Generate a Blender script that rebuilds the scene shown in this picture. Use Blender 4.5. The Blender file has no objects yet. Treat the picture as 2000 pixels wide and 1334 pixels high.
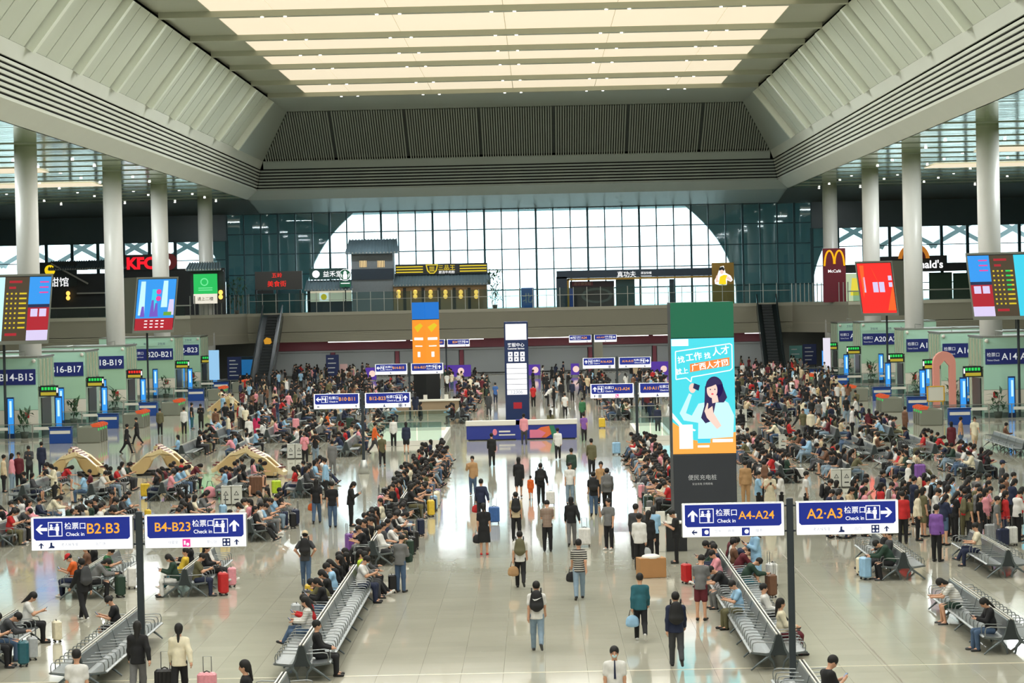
import bpy, math, random
import numpy as np
from mathutils import Vector, Matrix, Euler
random.seed(7)
SC = bpy.context.scene
COL = SC.collection
PI = math.pi

# ------------------------------------------------------------------ camera
FPX, HC, ROLL, VX, VY = 5200.0, 9.0, 0.0212, 1050.0, 573.0
_yd = np.array([VX-1000, -(VY-667), FPX]); _yd /= np.linalg.norm(_yd)
_u = np.array([-ROLL, 1., 0]); _u = _u-_yd*_u.dot(_yd); _u /= np.linalg.norm(_u)
_xd = np.cross(_u, _yd)
if _xd[0] < 0: _xd = -_xd
RM = np.array([_xd, _yd, _u])
def ray(x, y): return RM @ np.array([x-1000., -(y-667.), FPX])
def ground(x, y, z=0.):
    "point of the plane z seen at a pixel of the 2000x1334 frame"
    d = ray(x, y); t = (z-HC)/d[2]; return (d[0]*t, d[1]*t, z)
def at_y(x, y, Y):
    d = ray(x, y); t = Y/d[1]; return (d[0]*t, Y, HC+d[2]*t)
cam_d = bpy.data.cameras.new('camera'); cam = bpy.data.objects.new('camera', cam_d); COL.objects.link(cam)
cam_d.sensor_fit = 'HORIZONTAL'; cam_d.sensor_width = 36; cam_d.lens = 36*FPX/2000
cam_d.clip_start = 0.5; cam_d.clip_end = 2000
_r, _up, _f = RM[:, 0], RM[:, 1], RM[:, 2]
cam.matrix_world = Matrix(((_r[0], _up[0], -_f[0], 0), (_r[1], _up[1], -_f[1], 0), (_r[2], _up[2], -_f[2], HC), (0, 0, 0, 1)))
SC.camera = cam

# ------------------------------------------------------------------ sky, lights, exposure
w = bpy.data.worlds.new('sky'); SC.world = w; w.use_nodes = True
bg = w.node_tree.nodes['Background']; bg.inputs[0].default_value = (0.93, 0.97, 1.0, 1); bg.inputs[1].default_value = 4.5
SC.view_settings.view_transform = 'Standard'; SC.view_settings.look = 'None'
SC.view_settings.exposure = 0.0; SC.view_settings.gamma = 1.0; SC.view_settings.use_curve_mapping = False
SC.cycles.max_bounces = 4; SC.cycles.transparent_max_bounces = 10; SC.cycles.diffuse_bounces = 2; SC.cycles.glossy_bounces = 3; SC.cycles.transmission_bounces = 2
SC.cycles.use_adaptive_sampling = True; SC.cycles.adaptive_threshold = .12; SC.cycles.adaptive_min_samples = 16; SC.cycles.use_denoising = True
SC.cycles.sample_clamp_indirect = 6.0
CX = -2.0                                   # centre line of the hall
BEAM_Y = [-18, 0, 18, 35, 52, 70, 87, 105, 122, 139, 155, 171, 186, 203, 216, 229, 246, 261]
def lamp(name, loc, sx, sy, power, color=(.93, .985, 1.0), rot=(0, 0, 0)):
    d = bpy.data.lights.new(name, 'AREA'); d.shape = 'RECTANGLE'; d.size = sx; d.size_y = sy; d.energy = power; d.color = color
    o = bpy.data.objects.new(name, d); COL.objects.link(o); o.location = loc; o.rotation_euler = rot; return o
LAMP_W = 1300
for _y in BEAM_Y[1:17]:
    for _x in (-16.5, -2, 12.5):
        lamp('ceiling_lamp', (_x, _y, 28.6), 14.0, 0.9, LAMP_W)
for _y in range(5, 285, 30):
    for _x in (-41, 37):
        lamp('aisle_lamp', (_x, _y, 19.6), 4.0, 4.0, LAMP_W*1.0)

for _x in range(-26, 24, 7): lamp('mezzanine_downlight', (_x, 296.5, 4.15), 4.0, 1.2, 260)
for _x in range(-28, 26, 9): lamp('food_court_fill', (_x, 293.2, 18.2), 3.0, 1.0, 420)  # added fill lights without fixtures, brighten the stalls on the mezzanine

# ------------------------------------------------------------------ helpers
def srgb(r, g=None, b=None):
    if g is None: r, g, b = r
    f = lambda c: (c/255/12.92 if c/255 <= 0.04045 else ((c/255+0.055)/1.055)**2.4)
    return (f(r), f(g), f(b))
MATS = {}
def mat(name, col=(.5, .5, .5), rough=.5, metal=0., emit=None, es=1., noise=0., nscale=3., bump=0., spec=None, coat=0.):
    if name in MATS: return MATS[name]
    m = bpy.data.materials.new(name); MATS[name] = m; m.use_nodes = True
    nt = m.node_tree; b = nt.nodes['Principled BSDF']
    b.inputs['Base Color'].default_value = (*col, 1); b.inputs['Roughness'].default_value = rough; b.inputs['Metallic'].default_value = metal
    if spec is not None: b.inputs['Specular IOR Level'].default_value = spec
    if coat: b.inputs['Coat Weight'].default_value = coat
    if emit is not None:
        b.inputs['Emission Color'].default_value = (*emit, 1); b.inputs['Emission Strength'].default_value = es
    if noise or bump:
        tc = nt.nodes.new('ShaderNodeTexCoord'); n = nt.nodes.new('ShaderNodeTexNoise'); n.inputs['Scale'].default_value = nscale
        n.inputs['Detail'].default_value = 4
        nt.links.new(tc.outputs['Object'], n.inputs['Vector'])
        if noise:
            mx = nt.nodes.new('ShaderNodeMix'); mx.data_type = 'RGBA'
            mx.inputs[6].default_value = (*[c*(1-noise) for c in col], 1); mx.inputs[7].default_value = (*[min(1, c*(1+noise)) for c in col], 1)
            nt.links.new(n.outputs['Fac'], mx.inputs[0]); nt.links.new(mx.outputs[2], b.inputs['Base Color'])
        if bump:
            bp = nt.nodes.new('ShaderNodeBump'); bp.inputs['Strength'].default_value = bump; bp.inputs['Distance'].default_value = .01
            nt.links.new(n.outputs['Fac'], bp.inputs['Height']); nt.links.new(bp.outputs[0], b.inputs['Normal'])
    return m
def obj_color_mat(name, rough=.8, kind=None):
    "takes its colour from the object, with a fine weave; kind = stripes / plaid"
    m = bpy.data.materials.new(name); MATS[name] = m; m.use_nodes = True; nt = m.node_tree; b = nt.nodes['Principled BSDF']
    oi = nt.nodes.new('ShaderNodeObjectInfo'); tc = nt.nodes.new('ShaderNodeTexCoord'); n = nt.nodes.new('ShaderNodeTexNoise'); n.inputs['Scale'].default_value = 9
    nt.links.new(tc.outputs['Object'], n.inputs['Vector'])
    hs = nt.nodes.new('ShaderNodeHueSaturation'); mr = nt.nodes.new('ShaderNodeMapRange')
    mr.inputs['To Min'].default_value = .78; mr.inputs['To Max'].default_value = 1.2
    nt.links.new(n.outputs['Fac'], mr.inputs['Value']); nt.links.new(mr.outputs[0], hs.inputs['Value']); nt.links.new(oi.outputs['Color'], hs.inputs['Color'])
    out = hs.outputs[0]
    if kind:
        wv = nt.nodes.new('ShaderNodeTexWave'); wv.bands_direction = 'Z'; wv.inputs['Scale'].default_value = 5 if kind == 'stripes' else 7
        nt.links.new(tc.outputs['Object'], wv.inputs['Vector'])
        th = nt.nodes.new('ShaderNodeMath'); th.operation = 'GREATER_THAN'; th.inputs[1].default_value = .55; nt.links.new(wv.outputs['Fac'], th.inputs[0])
        fac = th.outputs[0]
        if kind == 'plaid':
            w2 = nt.nodes.new('ShaderNodeTexWave'); w2.bands_direction = 'X'; w2.inputs['Scale'].default_value = 7; nt.links.new(tc.outputs['Object'], w2.inputs['Vector'])
            ml = nt.nodes.new('ShaderNodeMath'); ml.operation = 'MULTIPLY'; nt.links.new(wv.outputs['Fac'], ml.inputs[0]); nt.links.new(w2.outputs['Fac'], ml.inputs[1]); fac = ml.outputs[0]
        mx = nt.nodes.new('ShaderNodeMix'); mx.data_type = 'RGBA'; mx.inputs[7].default_value = (.55, .52, .46, 1)
        nt.links.new(fac, mx.inputs[0]); nt.links.new(out, mx.inputs[6]); out = mx.outputs[2]
    nt.links.new(out, b.inputs['Base Color']); b.inputs['Roughness'].default_value = rough
    return m
class MB:
    "collects faces and builds them as one mesh"
    def __init__(s): s.v = []; s.f = []; s.m = []; s.cur = 0
    def add(s, vs, fs):
        k = len(s.v); s.v += [tuple(map(float, p)) for p in vs]; s.f += [tuple(i+k for i in f) for f in fs]; s.m += [s.cur]*len(fs); return s
    def box(s, x0, x1, y0, y1, z0, z1):
        vs = [(x, y, z) for z in (z0, z1) for y in (y0, y1) for x in (x0, x1)]
        return s.add(vs, [(0, 2, 3, 1), (4, 5, 7, 6), (0, 1, 5, 4), (2, 6, 7, 3), (0, 4, 6, 2), (1, 3, 7, 5)])
    def cbox(s, cx, cy, cz, sx, sy, sz): return s.box(cx-sx/2, cx+sx/2, cy-sy/2, cy+sy/2, cz-sz/2, cz+sz/2)
    def rbox(s, x0, x1, y0, y1, z0, z1, b=.03):
        "box with chamfered edges"
        vs = []
        for z, i in ((z0, b), (z0+b, 0), (z1-b, 0), (z1, b)):
            for x, y in ((x0+i+b, y0+i), (x1-i-b, y0+i), (x1-i, y0+i+b), (x1-i, y1-i-b), (x1-i-b, y1-i), (x0+i+b, y1-i), (x0+i, y1-i-b), (x0+i, y0+i+b)): vs.append((x, y, z))
        fs = [tuple(range(7, -1, -1)), tuple(range(24, 32))]
        for r in range(3):
            for k in range(8): fs.append((r*8+k, r*8+(k+1) % 8, r*8+8+(k+1) % 8, r*8+8+k))
        return s.add(vs, fs)
    def cyl(s, p, q, r, n=12, r2=None, cap=True):
        p, q = Vector(p), Vector(q); d = (q-p).normalized(); a = d.orthogonal().normalized(); b = d.cross(a); r2 = r if r2 is None else r2
        vs = [];
        for c, rr in ((p, r), (q, r2)):
            for k in range(n):
                t = 2*PI*k/n; vs.append(c+a*(rr*math.cos(t))+b*(rr*math.sin(t)))
        fs = [(k, (k+1) % n, n+(k+1) % n, n+k) for k in range(n)]
        if cap: fs += [tuple(range(n-1, -1, -1)), tuple(range(n, 2*n))]
        return s.add(vs, fs)
    def tube(s, pts, r, n=6):
        pts = [Vector(p) for p in pts]; rr = r if isinstance(r, (list, tuple)) else [r]*len(pts); vs = []; a = None
        for i, p in enumerate(pts):
            d = (pts[min(i+1, len(pts)-1)]-pts[max(i-1, 0)]).normalized()
            a = (d.orthogonal() if a is None else (a-d*a.dot(d))).normalized()
            if a.length < .5: a = d.orthogonal().normalized()
            b = d.cross(a)
            for k in range(n):
                t = 2*PI*k/n; vs.append(p+a*(rr[i]*math.cos(t))+b*(rr[i]*math.sin(t)))
        fs = []
        for i in range(len(pts)-1):
            for k in range(n): fs.append((i*n+k, i*n+(k+1) % n, (i+1)*n+(k+1) % n, (i+1)*n+k))
        fs += [tuple(range(n-1, -1, -1)), tuple(range((len(pts)-1)*n, len(pts)*n))]
        return s.add(vs, fs)
    def ext(s, poly, axis, a, b):
        "polygon (2-tuples) extruded along axis x / y / z from a to b"
        n = len(poly)
        def P(u, t): return {'x': (t, u[0], u[1]), 'y': (u[0], t, u[1]), 'z': (u[0], u[1], t)}[axis]
        vs = [P(u, a) for u in poly]+[P(u, b) for u in poly]
        return s.add(vs, [tuple(range(n)), tuple(range(2*n-1, n-1, -1))]+[(k, n+k, n+(k+1) % n, (k+1) % n) for k in range(n)])
    def sph(s, c, r, n=10, m=7, sz=1., sy=1.):
        vs = [(c[0], c[1], c[2]-r*sz)]
        for i in range(1, m):
            t = PI*i/m
            for k in range(n):
                p = 2*PI*k/n; vs.append((c[0]+r*math.sin(t)*math.cos(p), c[1]+sy*r*math.sin(t)*math.sin(p), c[2]-r*sz*math.cos(t)))
        vs.append((c[0], c[1], c[2]+r*sz)); fs = [(0, 1+(k+1) % n, 1+k) for k in range(n)]
        for i in range(m-2):
            for k in range(n): fs.append((1+i*n+k, 1+i*n+(k+1) % n, 1+(i+1)*n+(k+1) % n, 1+(i+1)*n+k))
        L = len(vs)-1; fs += [(L, 1+(m-2)*n+k, 1+(m-2)*n+(k+1) % n) for k in range(n)]
        return s.add(vs, fs)
    def mesh(s, name, mats, smooth=False):
        me = bpy.data.meshes.new(name); me.from_pydata(s.v, [], s.f)
        for mt in (mats if isinstance(mats, (list, tuple)) else [mats]): me.materials.append(mt)
        if any(s.m): me.polygons.foreach_set('material_index', s.m)
        if smooth: me.polygons.foreach_set('use_smooth', [True]*len(s.f))
        me.update(); return me
    def build(s, name, mats, parent=None, loc=None, smooth=False):
        return link(name, s.mesh(name, mats, smooth), parent, loc)
def link(name, me, parent=None, loc=None, rot=None, color=None, scale=None):
    o = bpy.data.objects.new(name, me); COL.objects.link(o)
    if parent is not None: o.parent = parent
    if loc is not None: o.location = loc
    if rot is not None: o.rotation_euler = rot
    if scale is not None: o.scale = scale
    if color is not None: o.color = (*color, 1)
    return o
def tag(o, label=None, cat=None, group=None, kind=None):
    if label: o['label'] = label
    if cat: o['category'] = cat
    if group: o['group'] = group
    if kind: o['kind'] = kind
    return o
def thing(name, label, cat, loc=(0, 0, 0), rz=0., group=None):
    o = bpy.data.objects.new(name, None); COL.objects.link(o); o.empty_display_size = .2
    o.location = loc; o.rotation_euler = (0, 0, rz); return tag(o, label, cat, group)
def struct(name, label=None, loc=(0, 0, 0)):
    o = bpy.data.objects.new(name, None); COL.objects.link(o); o.location = loc; o['kind'] = 'structure'
    if label: o['label'] = label
    return o
_TX = {}
def text_mesh(body, bold=0.0, squash=1.0):
    "lettering of height about 1, centred, in the XZ plane facing -Y"
    k = (body, bold, squash)
    if k in _TX: return _TX[k]
    cu = bpy.data.curves.new('lettering', 'FONT'); cu.body = body; cu.size = 1.0; cu.align_x = 'CENTER'; cu.align_y = 'CENTER'; cu.offset = bold
    cu.resolution_u = 3
    o = bpy.data.objects.new('lettering', cu); COL.objects.link(o)
    dg = bpy.context.evaluated_depsgraph_get(); dg.update()
    me = bpy.data.meshes.new_from_object(o.evaluated_get(dg)); bpy.data.objects.remove(o); bpy.data.curves.remove(cu)
    n = len(me.vertices); co = np.zeros(n*3, np.float32); me.vertices.foreach_get('co', co); co = co.reshape(-1, 3)
    if n:
        c = (co.max(0)+co.min(0))/2; co -= c
    me.vertices.foreach_set('co', np.stack([co[:, 0]*squash, np.zeros(n), co[:, 1]], 1).astype(np.float32).ravel()); me.update()
    wd = float(co[:, 0].max()-co[:, 0].min())*squash if n else 0; ht = float(co[:, 1].max()-co[:, 1].min()) if n else 1
    me.materials.clear(); _TX[k] = (me, wd, ht); return _TX[k]
def lettering(body, parent, x, z, y, h=None, wd=None, m=None, bold=0., name='lettering', rz=0.):
    "flat print: text of height h (or fitted to width wd) at x, z on a face at depth y of its parent"
    me, tw, th = text_mesh(body, bold)
    k = (me.name, m.name)
    if k not in _TX:
        c = me.copy(); c.materials.clear(); c.materials.append(m); _TX[k] = c
    s = h/th if h else wd/tw
    if h and wd and tw*s > wd: s = wd/tw
    return link(name, _TX[k], parent, (x, y, z), (0, 0, rz), scale=(s, s, s))
WHITE_E = mat('white_glow', (.8, .8, .8), .5, emit=(1, 1, 1), es=1.6)
# ------------------------------------------------------------------ materials of the building
def floor_material():
    m = bpy.data.materials.new('polished_stone'); MATS['floor'] = m; m.use_nodes = True; nt = m.node_tree; b = nt.nodes['Principled BSDF']
    g = nt.nodes.new('ShaderNodeNewGeometry'); br = nt.nodes.new('ShaderNodeTexBrick'); br.offset = 0
    br.inputs['Scale'].default_value = 1.0; br.inputs['Brick Width'].default_value = 1.0; br.inputs['Row Height'].default_value = 1.0
    br.inputs['Mortar Size'].default_value = .006; br.inputs['Bias'].default_value = 0
    br.inputs['Color1'].default_value = (.475, .455, .365, 1); br.inputs['Color2'].default_value = (.505, .485, .39, 1); br.inputs['Mortar'].default_value = (.36, .33, .26, 1)
    n = nt.nodes.new('ShaderNodeTexNoise'); n.inputs['Scale'].default_value = .35; n.inputs['Detail'].default_value = 6
    n2 = nt.nodes.new('ShaderNodeTexNoise'); n2.inputs['Scale'].default_value = 40
    nt.links.new(g.outputs['Position'], br.inputs['Vector']); nt.links.new(g.outputs['Position'], n.inputs['Vector']); nt.links.new(g.outputs['Position'], n2.inputs['Vector'])
    hs = nt.nodes.new('ShaderNodeHueSaturation'); mr = nt.nodes.new('ShaderNodeMapRange'); mr.inputs['To Min'].default_value = .85; mr.inputs['To Max'].default_value = 1.12
    nt.links.new(n.outputs['Fac'], mr.inputs['Value']); nt.links.new(mr.outputs[0], hs.inputs['Value']); nt.links.new(br.outputs['Color'], hs.inputs['Color']); nt.links.new(hs.outputs[0], b.inputs['Base Color'])
    r = nt.nodes.new('ShaderNodeMapRange'); r.inputs['To Min'].default_value = .045; r.inputs['To Max'].default_value = .085
    nt.links.new(n.outputs['Fac'], r.inputs['Value']); nt.links.new(r.outputs[0], b.inputs['Roughness'])
    b.inputs['Specular IOR Level'].default_value = .5
    return m
FLOOR = floor_material()
def glass_material(name, tint, gloss=.07, rough=.02):
    m = bpy.data.materials.new(name); MATS[name] = m; m.use_nodes = True; nt = m.node_tree; nt.nodes.clear()
    o = nt.nodes.new('ShaderNodeOutputMaterial'); t = nt.nodes.new('ShaderNodeBsdfTransparent'); g = nt.nodes.new('ShaderNodeBsdfGlossy'); mx = nt.nodes.new('ShaderNodeMixShader')
    t.inputs[0].default_value = (*tint, 1); g.inputs['Roughness'].default_value = rough; mx.inputs[0].default_value = gloss
    nt.links.new(t.outputs[0], mx.inputs[1]); nt.links.new(g.outputs[0], mx.inputs[2]); nt.links.new(mx.outputs[0], o.inputs[0]); return m
GLASS_T = glass_material('facade_glass', (.80, .90, .92), .06)
GLASS_B = glass_material('balustrade_glass', (.70, .82, .82), .04)
M_ALU = mat('panel_aluminium', srgb(206, 213, 196), .55, .15, noise=.05, nscale=.3)
M_ALU2 = mat('rib_aluminium', srgb(228, 234, 218), .5, .15, noise=.05, nscale=.4)
M_FASC = mat('fascia_panel', srgb(208, 212, 200), .62, .1, noise=.04, nscale=.3)
M_DARK = mat('dark_gap', (.012, .014, .013), .8)
M_CEIL = mat('ceiling_panel', srgb(176, 180, 160), .45, .1, noise=.05, nscale=.2)
M_LIGHT = mat('light_membrane', (.3, .27, .2), .6, emit=srgb(246, 230, 200), es=.93)
M_TEAL = mat('gable_louvre', srgb(172, 180, 168), .5, .15)
M_TEALD = mat('gable_dark', srgb(84, 92, 88), .6)
M_COLUMN = mat('column_paint', srgb(212, 211, 206), .35, noise=.03, nscale=.5)
M_MULL = mat('mullion_metal', srgb(34, 66, 74), .45, .4)
M_BAND = mat('dark_glass_band', srgb(56, 78, 88), .25, noise=.1, nscale=.4)
M_MEZZ = mat('mezzanine_panel', srgb(164, 160, 144), .4, .1, noise=.05, nscale=.25)
M_MEZZ2 = mat('mezzanine_slat', srgb(172, 168, 150), .45, .1)
M_MAROON = mat('maroon_board', srgb(112, 44, 56), .5)
M_SHUT = mat('roller_shutter', srgb(138, 140, 140), .5, .2)
M_STEEL = mat('brushed_steel', srgb(168, 170, 165), .3, .85, noise=.06, nscale=2)
M_ARCH = mat('arch_wall', srgb(124, 170, 174), .6, noise=.08, nscale=.1)
def soffit_material():
    m = mat('mirror_soffit', srgb(172, 198, 146), .12, .8); nt = m.node_tree; b = nt.nodes['Principled BSDF']
    g = nt.nodes.new('ShaderNodeNewGeometry'); mp = nt.nodes.new('ShaderNodeMapping'); mp.inputs['Scale'].default_value = (.15, .8, 1)
    n = nt.nodes.new('ShaderNodeTexNoise'); n.inputs['Scale'].default_value = 1.1; n.inputs['Detail'].default_value = 2
    nt.links.new(g.outputs['Position'], mp.inputs[0]); nt.links.new(mp.outputs[0], n.inputs['Vector'])
    bp = nt.nodes.new('ShaderNodeBump'); bp.inputs['Strength'].default_value = .5; bp.inputs['Distance'].default_value = .06
    nt.links.new(n.outputs['Fac'], bp.inputs['Height']); nt.links.new(bp.outputs[0], b.inputs['Normal']); return m
M_SOFF = soffit_material()

# ------------------------------------------------------------------ floor
fl = MB().box(-70, 66, -25, 304, -.3, -.004).build('floor', FLOOR); tag(fl, 'polished beige stone floor', kind='structure')
_tile = MB().rbox(0, .998, 0, .998, -.02, 0, .002).mesh('floor_tile', FLOOR)
for i in range(20):
    for j in range(15): link('floor_tile', _tile, fl, (-9+i, 58.0+j, 0))
M_STRIP = mat('pale_inlay', srgb(235, 226, 200), .2)
tag(MB().box(-40, 40, 63.06, 63.14, -.003, .004).build('trim_1', M_STRIP), 'pale inlay strip crossing the floor', kind='structure')
tag(MB().box(8.08, 8.12, 50, 90, -.003, .003).build('trim_2', mat('dark_joint', srgb(120, 112, 90), .4)), 'dark expansion joint in the floor', kind='structure')

# ------------------------------------------------------------------ roof over the nave
ZC, HWC, ZF, HWF, YE, YF = 28.7, 24.0, 24.0, 27.6, 280.6, 290.0
roof = struct('ceiling', 'long vaulted ceiling with glowing light panels')
Y0 = -25.0
MB().box(CX-HWC-1, CX+HWC+1, Y0, YE+2, ZC+1.7, ZC+1.9).build('ceiling_deck', M_CEIL, roof)
for s in (-1, 1):                                                   # flat margins left and right of the light panels
    a, b = sorted((CX+s*20.4, CX+s*(HWC+.3))); MB().box(a, b, Y0, YE, ZC+.42, ZC+1.7).build('ceiling_margin', M_CEIL, roof)
MB().box(CX-24.0, CX+24.0, 261.6, YE, ZC, ZC+1.7).build('ceiling_margin', M_TEAL, roof)
_spot = MB().cyl((0, 0, 0), (0, 0, .05), .11, 10).mesh('downlight', mat('lamp_glass', (.9, .9, .9), .3, emit=(1, .97, .9), es=6))
_beam = MB().box(-24.0, 24.0, -.5, .5, 0, .42).mesh('beam', M_CEIL)
for by in BEAM_Y:
    bm_ = link('beam', _beam, roof, (CX, by, ZC))
    if by > 180:
        for k in (-2, -1, 0, 1, 2):
            for dx in (-.8, .8): link('downlight', _spot, bm_, (k*8.0+dx, -.1, -.05))
for k in range(len(BEAM_Y)-1):
    a, b = BEAM_Y[k]+.03, BEAM_Y[k+1]-.03
    xs = [-20.4, -16, -8, 0, 8, 16, 20.4]
    for i in range(6): MB().box(CX+xs[i]+.03, CX+xs[i+1]-.03, a, b, ZC+.43, ZC+.48).build('light_panel', M_LIGHT, roof)
# sloping sides: panels with dark seams and a raised rib in every bay, closed by a hip at the far end
def slope_pt(s, y, t, off=0.): return (CX+s*(HWC+(HWF-HWC)*t-off*.79), y, ZC+(ZF-ZC)*t-off*.61)
def slope_piece(name, s, y0, y1, off, th, m, t0=0., t1=1.):
    mb = MB(); vs = [slope_pt(s, y, t, o) for o in (off, off-th) for y, t in ((y0, t0), (y1, t0), (y1, t1), (y0, t1))]
    mb.add(vs, [(0, 1, 2, 3), (7, 6, 5, 4), (0, 4, 5, 1), (1, 5, 6, 2), (2, 6, 7, 3), (3, 7, 4, 0)]); return mb.build(name, m, roof)
for s in (-1, 1):
    slope_piece('slope_backing', s, Y0, 262, -.3, .2, M_DARK)
    for k in range(8, len(BEAM_Y)-1):
        a, b = BEAM_Y[k]+2.6, BEAM_Y[k+1]+2.6
        if k == len(BEAM_Y)-2: b = 264.2
        w_ = (b-a-2.2)/3
        for i in range(3): slope_piece('slope_panel', s, a+i*w_+.11, a+(i+1)*w_-.11, -.05, .1, M_ALU)
        slope_piece('slope_rib', s, b-2.1, b-1.25, .5, .6, M_ALU2); slope_piece('slope_rib', s, b-1.15, b-.1, .2, .4, M_ALU2)
    slope_piece('slope_panel', s, Y0, BEAM_Y[8]+2.6, -.05, .1, M_ALU)
    mb = MB(); P = [slope_pt(s, 264.2, 0), (CX+s*HWC, YE, ZC), (CX+s*HWF, YF, ZF), slope_pt(s, 264.2, 1)]
    mb.add(P, [(0, 1, 2, 3)]); mb.build('hip_panel', M_TEAL, roof)
# far gable: louvred panel
def gable_pt(u, t, off=0.): hw = HWC+(HWF-HWC)*t; return (CX+u*hw, YE+(YF-YE)*t-off*.45, ZC+(ZF-ZC)*t-off*.9)
mb = MB(); mb.add([gable_pt(-1, 0, -.25), gable_pt(1, 0, -.25), gable_pt(1, 1, -.25), gable_pt(-1, 1, -.25)], [(0, 1, 2, 3)]); mb.build('gable_backing', M_TEALD, roof)
ng = 210
for i in range(ng):
    if (i*7/ng) % 1 < .028: continue
    X = CX-HWF+(i+.5)*2*HWF/ng; d = abs(X-CX); t0 = max(0., (d-HWC)/(HWF-HWC)); h_ = HWF/ng*.52
    if t0 > .97: continue
    mb = MB(); vs = []
    for o in (0, .12):
        for (sx, t) in ((-1, t0), (1, t0), (1, 1), (-1, 1)): vs.append((X+sx*h_, YE+(YF-YE)*t-o*.45, ZC+(ZF-ZC)*t-o*.9))
    mb.add(vs, [(0, 1, 2, 3), (7, 6, 5, 4), (0, 4, 5, 1), (1, 5, 6, 2), (2, 6, 7, 3), (3, 7, 4, 0)]); mb.build('gable_slat', M_TEAL, roof)
for k in range(8):
    t = (k)/7*2-1; X = CX+t*HWF*.857
    if abs(X-CX) < HWC: mb = MB(); mb.box(X-.14, X+.14, YE, YE+.01, ZC-.02, ZC); mb.build('gable_joint', M_DARK, roof)
# fascia ring: pale band, seven boards with dark slots, lower band
PROF = [(27.6, 24.0), (27.9, 23.15), (28.4, 20.85), (29.5, 19.9)]
for s in (-1, 1):
    f = struct('trim_%d' % (4 if s < 0 else 5), 'pale slotted fascia along the %s side of the nave' % ('left' if s < 0 else 'right'))
    def strip(name, a, b, m, th=.12):
        mb = MB(); P = [(CX+s*a[0], a[1]), (CX+s*b[0], b[1]), (CX+s*(b[0]+th), b[1]), (CX+s*(a[0]+th), a[1])]; mb.ext(P, 'y', Y0, YF+(a[0]-27.6)); return mb.build(name, m, f)
    strip('fascia_band', PROF[0], PROF[1], M_FASC); strip('fascia_backing', (28.25, 23.15), (28.75, 20.85), M_DARK)
    for k in range(7):
        t0, t1 = (k+.44)/7, (k+1)/7; lerp = lambda t: (27.9+.5*t, 23.15-2.3*t); strip('fascia_board', lerp(t0), lerp(t1), M_FASC)
    strip('fascia_band', PROF[2], PROF[3], M_FASC)
f = struct('trim_6', 'slotted fascia closing the far end of the nave')
M_FEND = mat('end_fascia', srgb(168, 178, 170), .5, .1)
def estrip(name, a, b, m, th=.12):
    mb = MB(); P = [(YF+a[0]-27.6, a[1]), (YF+b[0]-27.6, b[1]), (YF+b[0]-27.6+th, b[1]), (YF+a[0]-27.6+th, a[1])]; mb.ext(P, 'x', CX-a[0], CX+a[0]); return mb.build(name, m, f)
estrip('fascia_band', PROF[0], PROF[1], M_FEND); estrip('fascia_backing', (28.25, 23.15), (28.75, 20.85), M_DARK)
for k in range(7):
    t0, t1 = (k+.44)/7, (k+1)/7; lerp = lambda t: (27.9+.5*t, 23.15-2.3*t); estrip('fascia_board', lerp(t0), lerp(t1), M_FEND)
M_COVE = mat('cove_panel', srgb(192, 206, 202), .4, .1)
mb = MB(); mb.add([(CX-32, YF+.8, 20.85), (CX+32, YF+.8, 20.85), (CX+32, YF+2.5, 19.9), (CX-32, YF+2.5, 19.9), (CX+34, 304, 18.75), (CX-34, 304, 18.75)], [(0, 1, 2, 3), (3, 2, 4, 5)]); mb.build('cove', M_COVE, f)
# mirror-like ceilings over the side aisles
for s in (-1, 1):
    a, b = sorted((CX+s*29.5, CX+s*66)); c = struct('ceiling_aisle_%s' % ('left' if s < 0 else 'right'), 'reflective metal ceiling over the side aisle')
    MB().box(a, b, Y0, 291, 19.9, 20.1).build('soffit', M_SOFF, c)
    mb = MB(); mb.add([(a, 291, 19.9), (b, 291, 19.9), (b, 304, 18.7), (a, 304, 18.7)], [(0, 1, 2, 3)]); mb.build('soffit_cove', M_TEALD, c)
    for yy in range(180, 291, 8):
        MB().box(a, b, yy, yy+.12, 19.84, 19.9).build('soffit_joint', M_TEAL, c)
    for yy in (212, 240):
        q = sorted((CX+s*38, CX+s*52)); MB().box(q[0], q[1], yy, yy+7, 19.80, 19.85).build('light_panel', M_LIGHT, c)
    for yy in range(200, 300, 10):
        for xx in (33, 37.5, 43, 50): link('downlight', _spot, c, (CX+s*xx, yy+1.5, 19.83-(max(0, yy+1.5-291)*.092)))
# ------------------------------------------------------------------ columns
COLS = [184.5, 222, 249.5, 284]
_ring = lambda: 0
for i, y in enumerate(COLS):
    for s in (-1, 1):
        c = MB().cyl((0, 0, 0), (0, 0, 19.95), .78, 40).build('column', M_COLUMN, None, (CX+s*33.3, y, 0), True)
        tag(c, '%s round white column on the %s side' % (('nearest', 'second nearest', 'second farthest', 'farthest')[i], 'left' if s < 0 else 'right'), kind='structure')
# ------------------------------------------------------------------ far wall with curtain glazing and the arches outside
YW = 304.0
wf = struct('wall_far', 'far end wall under the mezzanine')
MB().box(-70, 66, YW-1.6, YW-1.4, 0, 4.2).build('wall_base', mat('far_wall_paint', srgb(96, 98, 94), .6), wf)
for k in range(8):
    x0 = -30.4+k*7.3
    MB().box(x0, x0+6.7, YW-1.9, YW-1.6, .2, 2.75).build('shutter', M_SHUT, wf)
    for q in range(12): MB().box(x0, x0+6.7, YW-1.93, YW-1.9, .3+q*.2, .42+q*.2).build('shutter_slat', M_SHUT, wf)
    MB().box(x0-.5, x0-.06, YW-2.0, YW-1.6, 0, 2.9).build('shutter_post', M_MAROON, wf)
MB().box(-31.5, 27.5, YW-2.05, YW-1.6, 3.05, 4.2).build('sign_band', M_MAROON, wf); MB().box(-31.5, 27.5, YW-2.1, YW-1.6, 2.8, 3.0).build('sign_ledge', M_SHUT, wf)
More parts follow.
